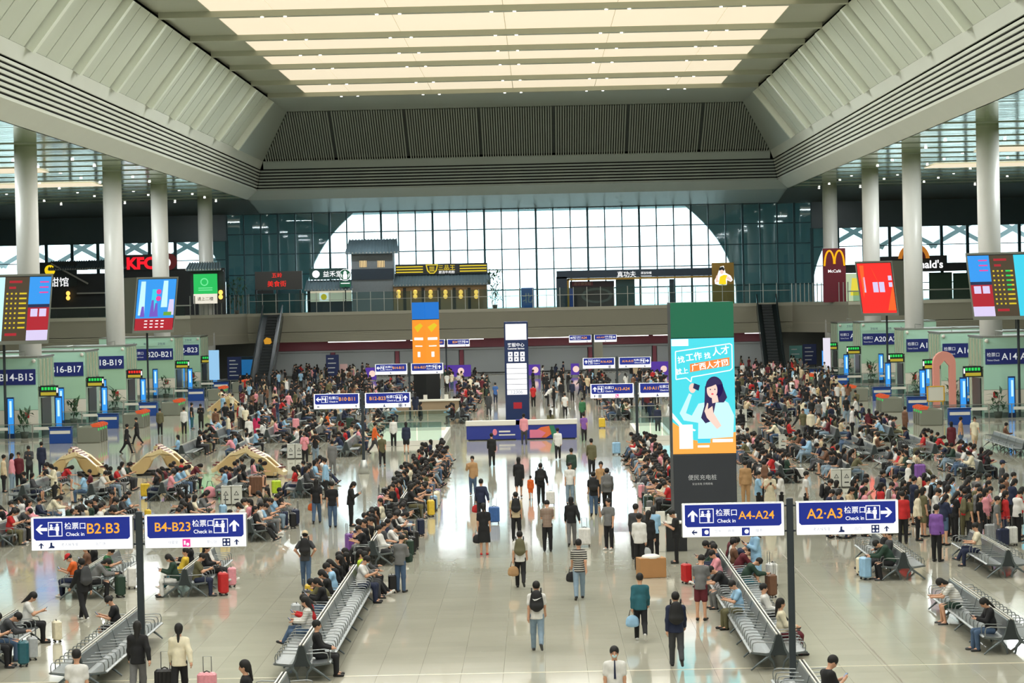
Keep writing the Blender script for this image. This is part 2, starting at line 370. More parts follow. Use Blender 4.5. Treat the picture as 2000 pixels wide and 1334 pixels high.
wn = struct('window_1', 'tall curtain glazing of the far end wall')
pw, z0w, ph = 1.963, 7.4, 2.325
nx = 34; xw0 = CX-nx*pw/2
_pane = MB().box(.04, pw-.04, -.02, .02, .04, ph-.04).mesh('pane', GLASS_T)
for i in range(nx):
    for j in range(5): link('pane', _pane, wn, (xw0+i*pw, YW, z0w-.27+j*ph))
for i in range(nx+1):
    t = .14 if i % 3 else .24
    MB().box(xw0+i*pw-t/2, xw0+i*pw+t/2, YW-.25, YW+.1, 7.1, 18.8).build('mullion', M_MULL, wn)
for j in range(6): MB().box(xw0, xw0+nx*pw, YW-.12, YW+.08, z0w-.27+j*ph-.06, z0w-.27+j*ph+.06).build('transom', M_MULL, wn)
for s, n_ in ((-1, 2), (1, 3)):
    wn2 = struct('window_%d' % n_, 'glazing of the %s end bay with a dark band above' % ('left' if s < 0 else 'right'))
    xa = CX+s*nx*pw/2; xb = CX+s*66; a, b = sorted((xa, xb))
    MB().box(a, b, YW-.3, YW+.1, 15.75, 18.75).build('dark_band', M_BAND, wn2)
    for i in range(11):
        x = xa+s*i*2.95
        MB().box(x-.17, x+.17, YW-.3, YW+.1, 7.1, 15.8).build('mullion', M_MULL, wn2)
        for j in range(4): MB().box(min(x, x+s*2.95)+.1, max(x, x+s*2.95)-.1, YW-.02, YW+.02, 7.2+j*2.15, 9.3+j*2.15).build('pane', GLASS_T, wn2)
    for j in range(5): MB().box(a, b, YW-.15, YW+.05, 7.15+j*2.15-.05, 7.15+j*2.15+.05).build('transom', M_MULL, wn2)
# arcade outside
ar = struct('wall_outside', 'outer arcade wall with wide elliptical arches')
def arch_poly(cx, a, b, zc, hw, ztop):
    P = [(cx-hw, 0), (cx-a, 0)]; P += [(cx-a*math.cos(t), zc+b*math.sin(t)) for t in [PI*k/60 for k in range(61)]]; P += [(cx+a, 0), (cx+hw, 0), (cx+hw, ztop), (cx-hw, ztop)]; return P
for k in (-1, 0, 1):
    cx = CX+k*60.2; P = arch_poly(cx, 25.6, 16.9, 8.2, 30.1, 30); mb = MB(); n = 61
    for i in range(60):                                             # spandrel strips, two sides and the curved soffit
        a, b = P[2+i], P[3+i]
        for yy in (316., 317.2): mb.add([(a[0], yy, a[1]), (b[0], yy, b[1]), (b[0], yy, 30), (a[0], yy, 30)], [(0, 1, 2, 3)])
        mb.add([(a[0], 316, a[1]), (b[0], 316, b[1]), (b[0], 317.2, b[1]), (a[0], 317.2, a[1])], [(0, 1, 2, 3)])
    for s in (-1, 1): q = sorted((cx+s*25.6, cx+s*30.1)); mb.box(q[0], q[1], 316, 317.2, 0, 30)
    mb.build('arch', M_ARCH, ar)
M_LATT = mat('lattice_paint', srgb(232, 244, 244), .5)
for s in (-1, 1):
    for i in range(6):
        x = CX+s*(34+i*6.4)
        for d in (-1, 1):
            mb = MB(); mb.tube([(x-d*3.6, 323, 13.6), (x+d*3.6, 323, 17.6)], .36, 4); mb.build('lattice_beam', M_LATT, ar)
MB().box(-110, 106, 304.3, 400, 6.6, 7.0).build('forecourt', mat('forecourt_paving', srgb(150, 160, 158), .7), ar)
MB().box(-110, 106, 304.5, 330, 19.2, 19.6).build('shade_slab', M_ARCH, ar)  # unseen slab added overhead to keep the arch wall in shade
MB().box(-70, 66, Y0-1, 306, 31.2, 31.5).build('sky_leak_cover', M_DARK, roof)  # unseen cover added to stop sky light leaking through the ceiling gaps
for q in ((-70, -69.7, Y0-1, 306), (65.7, 66, Y0-1, 306), (-70, 66, 304.6, 306)): MB().box(q[0], q[1], q[2], q[3], 18.7, 31.3).build('sky_leak_cover', M_DARK, roof)  # upright covers added against the same sky leaks
tag(MB().box(-70, 66, Y0-.4, Y0, 0, 31.3).build('wall_near', mat('near_wall_paint', srgb(206, 206, 194), .6)), 'end wall behind the viewer', kind='structure')
# side and near walls (outside the picture, they hold the light)
M_WALL = mat('wall_paint', srgb(196, 192, 176), .6)
for s, n_ in ((-1, 'left'), (1, 'right')):
    q = sorted((CX+s*66, CX+s*66.4)); tag(MB().box(q[0], q[1], Y0, YW, 0, 20).build('wall_'+n_, M_WALL), 'plain outer wall of the %s aisle' % n_, kind='structure')
# ------------------------------------------------------------------ mezzanine at the far end
mz = struct('floor_mezzanine', 'food-court mezzanine across the far end')
plan = [(-70, 279.0), (-36.5, 279.0), (-31.7, 290), (27.7, 290), (32.5, 279.0), (66, 279.0)]
MB().ext([(-70, 279.1), (-36.5, 279.1), (-31.7, 290.1), (27.7, 290.1), (32.5, 279.1), (66, 279.1), (66, 304), (-70, 304)], 'z', 6.9, 7.4).build('mezzanine_slab', M_MEZZ, mz)
MB().ext([(-70, 280.5), (-36, 280.5), (-31.2, 291.5), (27.2, 291.5), (32, 280.5), (66, 280.5), (66, 303), (-70, 303)], 'z', 4.2, 6.9).build('mezzanine_soffit', M_MEZZ, mz)
def run_strip(name, z0, d0, z1, d1, m, th=.1):
    for k in range(5):
        (xa, ya), (xb, yb) = plan[k], plan[k+1]; mb = MB(); vs = []
        for (x, y) in ((xa, ya), (xb, yb)):
            vs += [(x, y+d0, z0), (x, y+d1, z1), (x, y+d1+th, z1), (x, y+d0+th, z0)]
        mb.add(vs, [(0, 4, 5, 1), (1, 5, 6, 2), (2, 6, 7, 3), (3, 7, 4, 0), (0, 1, 2, 3), (7, 6, 5, 4)]); mb.build(name, m, mz)
run_strip('fascia_cap', 7.45, 0, 7.1, -.05, M_MEZZ2); run_strip('fascia_panel', 7.08, 0, 5.35, .35, M_MEZZ)
for q in range(6): run_strip('fascia_slat', 5.28-q*.18, .32+q*.04, 5.13-q*.18, .34+q*.04, M_MEZZ2)
M_LED = mat('led_strip', (.9, .9, .9), .5, emit=(1, 1, .97), es=2.5)
for a, b in ((-23, -14.5), (-14, -6), (-3, 4.3), (6.8, 12), (12.5, 16), (22.5, 25.5)): MB().box(a, b, 290.6, 290.7, 4.12, 4.19).build('led_strip', M_LED, mz)
MB().box(6.0, 7.0, 291.5, 292.5, 0, 4.2).build('pillar', M_MEZZ, mz)
ngl = 40
for k in range(ngl):
    x0 = -31.5+k*59/ngl; x1 = x0+59/ngl
    MB().box(x0+.04, x1-.04, 290.2, 290.24, 7.45, 9.55).build('balustrade_pane', GLASS_B, mz); MB().box(x0-.035, x0+.035, 290.14, 290.22, 7.4, 9.6).build('balustrade_post', M_STEEL, mz)
MB().box(-31.5, 27.5, 290.18, 290.26, 8.75, 8.80).build('handrail', M_STEEL, mz)
for s in (-1, 1):
    for k in range(9):
        x0 = CX+s*35-(3.4 if s < 0 else 0)+s*k*3.4
        MB().box(x0+.04, x0+3.36, 279.2, 279.24, 7.45, 8.45).build('balustrade_pane', GLASS_B, mz)
    q = sorted((CX+s*34.4, CX+s*66)); MB().box(q[0], q[1], 279.16, 279.28, 8.45, 8.58).build('handrail', M_STEEL, mz)
    (xa, ya), (xb, yb) = (plan[1], plan[2]) if s < 0 else (plan[4], plan[3])
    for k in range(14):
        t = k/13; MB().cyl((xa+(xb-xa)*t, ya+(yb-ya)*t+.25, 7.45), (xa+(xb-xa)*t, ya+(yb-ya)*t+.25, 9.5), .06, 6).build('baluster', M_STEEL, mz)
# ------------------------------------------------------------------ people: bodies grown from a skeleton as one smooth surface
class Field:
    "signed distance of smoothly joined tapered limbs on a grid, turned into a mesh by surface nets"
    def __init__(s, k=.03): s.p = []; s.k = k; s.clips = []
    def cap(s, a, b, r1, r2=None): s.p.append(('c', np.array(a, float), np.array(b, float), r1, r1 if r2 is None else r2)); return s
    def ell(s, c, r, axes=None): s.p.append(('e', np.array(c, float), np.array(r, float), np.eye(3) if axes is None else axes)); return s
    def clip(s, p, n): s.clips.append((np.array(p, float), np.array(n, float))); return s      # keeps the side the normal points away from
    def bounds(s):
        lo = np.full(3, 9.); hi = -lo
        for q in s.p:
            if q[0] == 'c': r = max(q[3], q[4]); l = np.minimum(q[1], q[2])-r; h = np.maximum(q[1], q[2])+r
            else: r = q[2].max(); l = q[1]-r; h = q[1]+r
            lo = np.minimum(lo, l); hi = np.maximum(hi, h)
        return lo, hi
    def ev(s, P, q):
        if q[0] == 'c':
            ba = q[2]-q[1]; h = np.clip((P-q[1])@ba/max(ba@ba, 1e-9), 0, 1)
            return np.linalg.norm(P-q[1]-h[..., None]*ba, axis=-1)-(q[3]+(q[4]-q[3])*h)
        L = (P-q[1])@q[3].T; k0 = np.linalg.norm(L/q[2], axis=-1); k1 = np.linalg.norm(L/q[2]**2, axis=-1)
        return k0*(k0-1)/np.maximum(k1, 1e-6)
    def at(s, P):
        f = np.full(P.shape[:-1], 1.)
        for q in s.p:
            d = s.ev(P, q); h = np.maximum(s.k-np.abs(f-d), 0)/s.k; f = np.minimum(f, d)-h*h*s.k*.25
        for c, n in s.clips: f = np.maximum(f, (P-c)@n)
        return f
    def mesh(s, h):
        lo, hi = s.bounds(); m = s.k+2*h; lo -= m; n = np.ceil((hi+m-lo)/h).astype(int)+1
        ax = [lo[i]+h*np.arange(n[i]) for i in range(3)]; f = np.full(n, 1.)
        for q in s.p:
            if q[0] == 'c': r = max(q[3], q[4]); l = np.minimum(q[1], q[2])-r; u = np.maximum(q[1], q[2])+r
            else: r = q[2].max(); l = q[1]-r; u = q[1]+r
            i0 = np.maximum(((l-m-lo)/h).astype(int), 0); i1 = np.minimum(((u+m-lo)/h).astype(int)+2, n); sl = tuple(slice(a, b) for a, b in zip(i0, i1))
            P = np.stack(np.meshgrid(*[ax[i][sl[i]] for i in range(3)], indexing='ij'), -1); d = s.ev(P, q); g = f[sl]
            t = np.maximum(s.k-np.abs(g-d), 0)/s.k; f[sl] = np.minimum(g, d)-t*t*s.k*.25
        if s.clips:
            P = np.stack(np.meshgrid(*ax, indexing='ij'), -1)
            for c, nn in s.clips: f = np.maximum(f, (P-c)@nn)
        S = f < 0; c = [S[i:n[0]-1+i, j:n[1]-1+j, k:n[2]-1+k] for i in (0, 1) for j in (0, 1) for k in (0, 1)]
        cnt = sum(x.astype(np.int8) for x in c); act = (cnt > 0) & (cnt < 8); idx = np.argwhere(act); vid = np.full(act.shape, -1); vid[act] = np.arange(len(idx))
        acc = np.zeros((len(idx), 3)); num = np.zeros(len(idx))
        cor = [(i, j, k) for i in (0, 1) for j in (0, 1) for k in (0, 1)]; V = {q: f[tuple((idx+q).T)] for q in cor}
        for a in cor:
            for e in range(3):
                if a[e]: continue
                b = list(a); b[e] = 1; b = tuple(b); va, vb = V[a], V[b]; x = (va < 0) != (vb < 0); t = np.where(x, va/np.where(x, va-vb, 1), 0)
                pt = np.array(a, float)+t[:, None]*(np.array(b)-np.array(a)); acc += np.where(x[:, None], pt, 0); num += x
        verts = lo+h*(idx+acc/num[:, None]); quads = []
        for e in range(3):
            o = [(1, 2), (2, 0), (0, 1)][e]; sl0 = [slice(1, n[i]-1) for i in range(3)]; sl0[e] = slice(0, n[e]-1); sl1 = list(sl0); sl1[e] = slice(1, n[e])
            A, B = S[tuple(sl0)], S[tuple(sl1)]; X = np.argwhere(A != B)
            if not len(X): continue
            flip = A[tuple(X.T)]; X = X.copy()
            for i in range(3):
                if i != e: X[:, i] += 1
            d1 = np.zeros(3, int); d2 = np.zeros(3, int); d1[o[0]] = 1; d2[o[1]] = 1
            q = np.stack([vid[tuple((X-d1-d2).T)], vid[tuple((X-d2).T)], vid[tuple(X.T)], vid[tuple((X-d1).T)]], 1); q[~flip] = q[~flip][:, ::-1]; quads.append(q)
        return verts, (np.concatenate(quads) if quads else np.zeros((0, 4), int))
def np_mesh(name, v, q, mats, extra=None, smooth=True):
    mi = [0]*len(q); vs = v.tolist(); fs = [tuple(x) for x in q.tolist()]
    if extra is not None:
        k = len(vs); vs += extra.v; fs += [tuple(i+k for i in f) for f in extra.f]; mi += extra.m
    me = bpy.data.meshes.new(name); me.from_pydata(vs, [], fs)
    for m in mats: me.materials.append(m)
    me.polygons.foreach_set('material_index', mi); me.polygons.foreach_set('use_smooth', [smooth]*len(fs)); me.update(); return me
M_CLOTH = obj_color_mat('woven_cloth', .85); M_STRIPE = obj_color_mat('striped_cloth', .85, 'stripes'); M_PLAID = obj_color_mat('plaid_cloth', .85, 'plaid')
M_HAIR = obj_color_mat('hair', .7); M_SHOE = obj_color_mat('shoe_leather', .5)
M_SKIN = mat('skin', srgb(206, 156, 126), .55, noise=.08, nscale=12); M_EYE = mat('eye_dark', (.01, .01, .01), .3); M_LIP = mat('lips', srgb(160, 84, 78), .5)
def nrm(v): v = np.array(v, float); return v/np.linalg.norm(v)
def skeleton(lean=0., hipL=(0, 0, .03), hipR=(0, 0, .03), armL=(0, .12, .15, 0), armR=(0, .12, .15, 0), head=(0, 0), sit=None):
    "hip = (thigh flex, knee flex, splay); arm = (shoulder flex, abduction, elbow flex, inward); head = (pitch, yaw)"
    J = {}; pel = np.zeros(3)
    for n, s, (a, k, b) in (('L', -1, hipL), ('R', 1, hipR)):
        hp = pel+(s*.088, 0, -.03); d = nrm((s*math.sin(b), math.sin(a), -math.cos(a))); kn = hp+.425*d
        c = a-k; d2 = nrm((s*math.sin(b)*.25, math.sin(c), -math.cos(c))); an = kn+.41*d2
        fp = min(.9, max(-.2, -c*.8)) if sit is None else (-c*.5 if abs(c) > .5 else 0)
        ft = nrm((s*.12, math.cos(fp), -math.sin(fp))); J['hip'+n] = hp; J['kn'+n] = kn; J['an'+n] = an; J['ft'+n] = ft
    td = np.array((0, math.sin(lean), math.cos(lean))); ml = lean*.6; md = np.array((0, math.sin(ml), math.cos(ml)))
    mid = pel+.2*md; ch = mid+.24*td; J.update(pel=pel, mid=mid, ch=ch, td=td, md=md, fw=np.array((0, math.cos(lean), -math.sin(lean))))
    nk = ch+.13*td; hp, hy = head; t = lean+hp; up = np.array((math.sin(t)*-math.sin(hy)*1., math.sin(t)*math.cos(hy), math.cos(t))); fwd = np.array((-math.sin(hy)*math.cos(t), math.cos(hy)*math.cos(t), -math.sin(t)))
    up = nrm(up-fwd*(up@fwd)); J['nk'] = nk; J['hd'] = nk+.155*up+.015*fwd; J['hu'] = up; J['hf'] = fwd; J['hr'] = np.cross(fwd, up)
    for n, s, (a, b, e, i) in (('L', -1, armL), ('R', 1, armR)):
        sh = ch+.035*td+np.array((s*.162, 0, 0)); A = a+lean*.3; d = nrm((s*math.sin(b), math.sin(A)*math.cos(b), -math.cos(A)*math.cos(b))); el = sh+.285*d
        A2 = A+e; d2 = nrm((s*(math.sin(b)*.6-i), math.sin(A2), -math.cos(A2))); wr = el+.24*d2; J['sh'+n] = sh; J['el'+n] = el; J['wr'+n] = wr; J['hdv'+n] = d2
    z = (min(J['anL'][2], J['anR'][2])-.085) if sit is None else -sit
    dz = np.array((0, 0, -z))
    for k in list(J):
        if k[:2] in ('hi', 'kn', 'an', 'pe', 'mi', 'ch', 'nk', 'sh', 'el', 'wr') or k == 'hd': J[k] = J[k]+dz
    return J
def head_axes(J): return np.array([J['hr'], J['hf'], J['hu']])
def f_skin(J):
    f = Field(.035); A = head_axes(J); hd, hu, hf, hr = J['hd'], J['hu'], J['hf'], J['hr']
    f.ell(J['ch']-.03*J['td'], (.155, .105, .16), None).ell(J['mid'], (.135, .095, .16)).ell(J['pel'], (.15, .11, .12))
    f.cap(J['ch']+.08*J['td'], hd-.03*hu, .055, .05)
    f.ell(hd+.02*hu, (.079, .097, .115), A).ell(hd-.055*hu+.032*hf, (.055, .057, .058), A)
    f.cap(hd+.0*hu+.09*hf, hd-.03*hu+.106*hf, .008, .014)
    for s in (-1, 1): f.ell(hd+s*.077*hr-.01*hu-.005*hf, (.012, .02, .03), A)
    for n in 'LR':
        f.cap(J['hip'+n], J['kn'+n], .082, .055).cap(J['kn'+n], J['an'+n], .055, .036)
        f.cap(J['an'+n], J['an'+n]+.13*J['ft'+n]+np.array((0, 0, -.04)), .036, .03)
        f.cap(J['sh'+n], J['el'+n], .052, .04).cap(J['el'+n], J['wr'+n], .039, .028)
        f.cap(J['wr'+n]+.03*J['hdv'+n], J['wr'+n]+.07*J['hdv'+n], .03, .033)
    return f
def f_top(J, long):
    t = .02 if long else .016; f = Field(.045)
    f.ell(J['ch']-.03*J['td'], (.158+t, .108+t, .17)).ell(J['mid'], (.148+t, .11+t, .2)).cap(J['mid']-.02*J['md'], J['pel']-.2*J['md'], .128+t, .142+t)
    f.ell(J['pel']-.06*J['md'], (.16+t, .124+t, .22))
    for n in 'LR':
        f.cap(J['nk']-.05*J['td'], J['sh'+n], .052+t*.5, .05+t)
        f.cap(J['sh'+n], J['el'+n] if long else J['sh'+n]+.62*(J['el'+n]-J['sh'+n]), .053+t, .056+t if not long else .044+t)
        if long: f.cap(J['el'+n], J['el'+n]+.95*(J['wr'+n]-J['el'+n]), .044+t, .03+t)
    if POSE_SIT(J): f.clip(J['pel']-.05*J['md'], -J['md'])
    else: f.clip(J['pel']-.1*J['md'], -J['md'])
    f.clip(J['nk']-.005*J['td'], J['td']); return f
def POSE_SIT(J): return J['knL'][2] > .4 and J['knR'][2] > .4 and J['pel'][2] < .6
def f_bottom(J, kind):
    f = Field(.04); f.ell(J['pel'], (.162, .124, .13))
    for n in 'LR':
        kn = J['kn'+n] if kind == 'long' else J['hip'+n]+.8*(J['kn'+n]-J['hip'+n])
        f.cap(J['hip'+n], kn, .1, .076 if kind == 'long' else .092)
        if kind == 'long': f.cap(J['kn'+n], J['an'+n]+np.array((0, 0, -.01)), .074, .06)
    f.clip(J['pel']+.1*J['md'], J['md']); return f
def f_skirt(J):
    f = Field(.06); f.ell(J['pel'], (.162, .124, .13)); k = (J['knL']+J['knR'])/2; c = (J['hipL']+J['hipR'])/2; e = c+1.12*(k-c)
    for n in 'LR': f.cap(J['hip'+n], J['hip'+n]+1.1*(J['kn'+n]-J['hip'+n]), .11, .13)
    f.cap(c, e, .14, .16); f.clip(e, nrm(k-c)); f.clip(J['pel']+.1*J['md'], J['md']); return f
def f_shoes(J, sides='LR'):
    f = Field(.02)
    for n in sides:
        b = J['an'+n]+np.array((0, 0, -.045)); t = J['ft'+n]; f.cap(b-.035*t, b+.17*t, .045, .036)
    return f
def f_hair(J, kind):
    f = Field(.025); A = head_axes(J); hd, hu, hf = J['hd'], J['hu'], J['hf']
    f.ell(hd+.042*hu-.014*hf, (.098, .114, .112), A)
    if kind in ('long', 'pony', 'bob'): f.ell(hd-.01*hu-.04*hf, (.088, .075, .11), A)
    if kind == 'bob': f.cap(hd-.03*hf, hd-.13*hu-.045*hf, .085, .07)
    if kind == 'long': f.cap(hd-.05*hf, hd-.32*hu-.085*hf, .075, .06)
    if kind == 'pony': f.cap(hd-.1*hf, hd-.28*hu-.12*hf, .04, .028)
    f.clip(hd+.062*hf+.0*hu, nrm(hf*.9-hu*.55)); return f
def f_cap(J):
    f = Field(.015); A = head_axes(J); hd, hu, hf = J['hd'], J['hu'], J['hf']
    f.ell(hd+.055*hu-.005*hf, (.104, .12, .11), A).ell(hd+.06*hu+.12*hf, (.07, .08, .012), A); f.clip(hd+.03*hu, -hu); return f
def face_extra(J):
    e = MB(); hd, hu, hf, hr = J['hd'], J['hu'], J['hf'], J['hr']; e.cur = 1
    for s in (-1, 1): e.sph(hd+.006*hu+.087*hf+s*.034*hr, .0115, 6, 4)
    for s in (-1, 1): e.tube([hd+.03*hu+.093*hf+s*.018*hr, hd+.032*hu+.086*hf+s*.052*hr], .005, 4)
    e.cur = 2; e.tube([hd-.058*hu+.086*hf-.022*hr, hd-.06*hu+.09*hf, hd-.058*hu+.086*hf+.022*hr], .007, 5); e.cur = 0
    for n, s in (('L', -1), ('R', 1)):                               # five fingers to a hand, gently curled
        w, d = J['wr'+n], J['hdv'+n]; side = nrm(np.cross(d, (0, 0, 1.))) if abs(d[2]) < .8 else np.array((0., 1., 0.)); pal = nrm(np.cross(side, d))*(1 if s > 0 else -1)
        if abs(d[2]) >= .8: pal = np.array((-s*1., 0, 0))
        for q, ln in zip((-.03, -.01, .01, .03), (.062, .075, .07, .054)):
            b = w+.085*d+q*side; e.tube([b, b+ln*.5*d+.006*pal, b+ln*.85*d+.03*pal], [.0095, .009, .0065], 5)
        b = w+.04*d-.028*side; e.tube([b, b-.025*side+.03*d+.012*pal, b-.028*side+.055*d+.025*pal], [.011, .010, .008], 5)
    return e
POSES = {
 'stand': dict(head=(.1, 0)),
 'stand2': dict(hipL=(.05, .08, .05), hipR=(-.03, .02, .06), armL=(.1, .15, .35, .1), armR=(-.05, .1, .2, 0), head=(.05, .5)),
 'phone': dict(lean=.05, armL=(.3, .1, 1.75, .45), armR=(.35, .1, 1.8, .45), head=(.55, 0), hipL=(.03, .05, .04)),
 'call': dict(armL=(.1, .12, .2, 0), armR=(.45, .35, 2.3, .25), head=(.05, -.2)),
 'walk': dict(lean=.05, hipR=(.42, .12, .02), hipL=(-.3, .35, .02), armL=(.4, .1, .35, 0), armR=(-.35, .1, .25, 0)),
 'walk2': dict(lean=.05, hipL=(.3, .08, .02), hipR=(-.22, .75, .02), armR=(.3, .12, .3, 0), armL=(-.25, .12, .2, 0)),
 'pull': dict(lean=.05, hipR=(.25, .1, .03), hipL=(-.2, .3, .03), armR=(-.5, .3, .15, 0), armL=(.15, .12, .3, 0)),
 'push': dict(lean=.12, hipL=(.3, .15, .03), hipR=(-.2, .25, .03), armL=(.75, .1, .5, .1), armR=(.75, .1, .5, .1), head=(.1, 0)),
 'akimbo': dict(hipL=(.25, .1, .02), hipR=(-.2, .3, .02), armL=(-.35, .6, .9, .9), armR=(-.35, .6, .9, .9), head=(.1, 0)),
 'bend': dict(lean=.95, hipL=(.1, .15, .05), hipR=(.05, .1, .05), armL=(.75, .1, .3, .1), armR=(.8, .1, .3, .1), head=(.1, 0)),
 'sit': dict(lean=-.12, hipL=(1.5, 1.5, .12), hipR=(1.5, 1.5, .12), armL=(.45, .1, .95, .35), armR=(.45, .1, .95, .35), head=(.15, .2), sit=.55),
 'sit_phone': dict(lean=.12, hipL=(1.5, 1.55, .12), hipR=(1.5, 1.45, .15), armL=(.45, .08, 1.35, .45), armR=(.5, .08, 1.4, .45), head=(.6, 0), sit=.55),
 'sit_slump': dict(lean=.6, hipL=(1.45, 1.6, .2), hipR=(1.45, 1.5, .2), armL=(.5, .1, .85, .3), armR=(.5, .1, .9, .35), head=(.55, 0), sit=.55),
 'sit_cross': dict(lean=-.05, hipL=(1.5, 1.45, .05), hipR=(1.78, 1.25, -.16), armL=(.45, .1, 1.15, .4), armR=(.5, .1, 1.2, .4), head=(.4, -.25), sit=.55),
 'sit_stretch': dict(lean=-.3, hipL=(1.35, .6, .08), hipR=(1.38, .75, .12), armL=(.4, .12, .8, .4), armR=(.45, .1, 1.0, .4), head=(.35, .1), sit=.55),
 'sit_turn': dict(lean=.05, hipL=(1.5, 1.5, .2), hipR=(1.45, 1.3, .1), armL=(.3, .2, 1.5, .4), armR=(.7, .2, .5, .2), head=(.1, .9), sit=.55),
}
SK = {k: skeleton(**v) for k, v in POSES.items()}
_PM = {}
HB, HG = .0155, .02
def pmesh(pose, part):
    "one shared mesh for each pose and garment"
    k = (pose, part)
    if k in _PM: return _PM[k]
    J = SK[pose]
    if part == 'body': v, q = f_skin(J).mesh(HB); me = np_mesh('body', v, q, [M_SKIN, M_EYE, M_LIP], face_extra(J))
    else:
        base, _, var = part.partition(':')
        F = {'top_short': lambda: f_top(J, False), 'top_long': lambda: f_top(J, True), 'trousers': lambda: f_bottom(J, 'long'), 'shorts': lambda: f_bottom(J, 'short'), 'skirt': lambda: f_skirt(J), 'shoeL': lambda: f_shoes(J, 'L'), 'shoeR': lambda: f_shoes(J, 'R'),
             'hair_short': lambda: f_hair(J, 'short'), 'hair_long': lambda: f_hair(J, 'long'), 'hair_pony': lambda: f_hair(J, 'pony'), 'hair_bob': lambda: f_hair(J, 'bob'), 'cap': lambda: f_cap(J)}[base]()
        v, q = F.mesh(HG if base[:4] != 'shoe' and 'hair' not in base and base != 'cap' else HB)
        m = {'stripes': M_STRIPE, 'plaid': M_PLAID}.get(var) or (M_HAIR if 'hair' in base else M_SHOE if base[:4] == 'shoe' else M_CLOTH); me = np_mesh(base, v, q, [m])
    _PM[k] = me; return me
CN = {'black': (24, 24, 27), 'white': (222, 220, 216), 'grey': (112, 112, 112), 'dark grey': (62, 63, 66), 'navy': (32, 40, 66), 'blue': (60, 100, 160), 'light blue': (150, 190, 220), 'teal': (40, 96, 108),
      'red': (190, 38, 40), 'maroon': (96, 30, 40), 'pink': (226, 150, 160), 'orange': (214, 96, 34), 'yellow': (226, 190, 60), 'green': (52, 110, 70), 'dark green': (38, 62, 50), 'olive': (98, 94, 66),
      'beige': (204, 184, 150), 'brown': (112, 78, 58), 'tan': (176, 138, 96), 'cream': (228, 218, 190), 'jeans blue': (72, 94, 122), 'pale jeans': (128, 148, 164), 'lime': (190, 215, 60), 'magenta': (206, 46, 96), 'purple': (128, 84, 160), 'silver': (176, 180, 182)}
def cn(n): return srgb(*CN[n])
NP = [0]
def person(loc, rz, pose='stand', top=('short', 'white'), bottom=('long', 'black'), hair='short', label=None, group=None, h=1.0, shoes='black', cap=None, haircol='black', mask=False, pattern=None, tie=False):
    t = thing('person', label or 'person', 'person', loc, rz, group); t.scale = (h, h, h)
    link('body', pmesh(pose, 'body'), t)
    link('shirt', pmesh(pose, 'top_'+top[0]+(':'+pattern if pattern else '')), t, color=cn(top[1]))
    bt = {'long': 'trousers', 'short': 'shorts', 'skirt': 'skirt'}[bottom[0]]
    link(bt, pmesh(pose, bt), t, color=cn(bottom[1])); [link('shoe', pmesh(pose, 'shoe'+n), t, color=cn(shoes)) for n in 'LR']
    link('hair', pmesh(pose, 'hair_'+hair), t, color=srgb(22, 19, 18) if haircol == 'black' else cn(haircol))
    if cap: link('cap', pmesh(pose, 'cap'), t, color=cn(cap))
    if mask:
        J = SK[pose]; c = J['hd']-.045*J['hu']+.075*J['hf']; mb = MB(); mb.sph((0, 0, 0), .052, 10, 6, .85, .75); o = mb.build('face_mask', M_CLOTH, t, tuple(c), True); o.color = (*srgb(190, 225, 230), 1)
    if tie:
        J = SK[pose]; a = J['nk']+.06*J['fw']; b = J['mid']+.145*J['fw']; m1 = (J['ch']+.135*J['fw']); o = MB().tube([a, m1, b], [.016, .022, .032], 4).build('tie', M_CLOTH, t); o.color = (*cn('navy'), 1)
    NP[0] += 1; return t
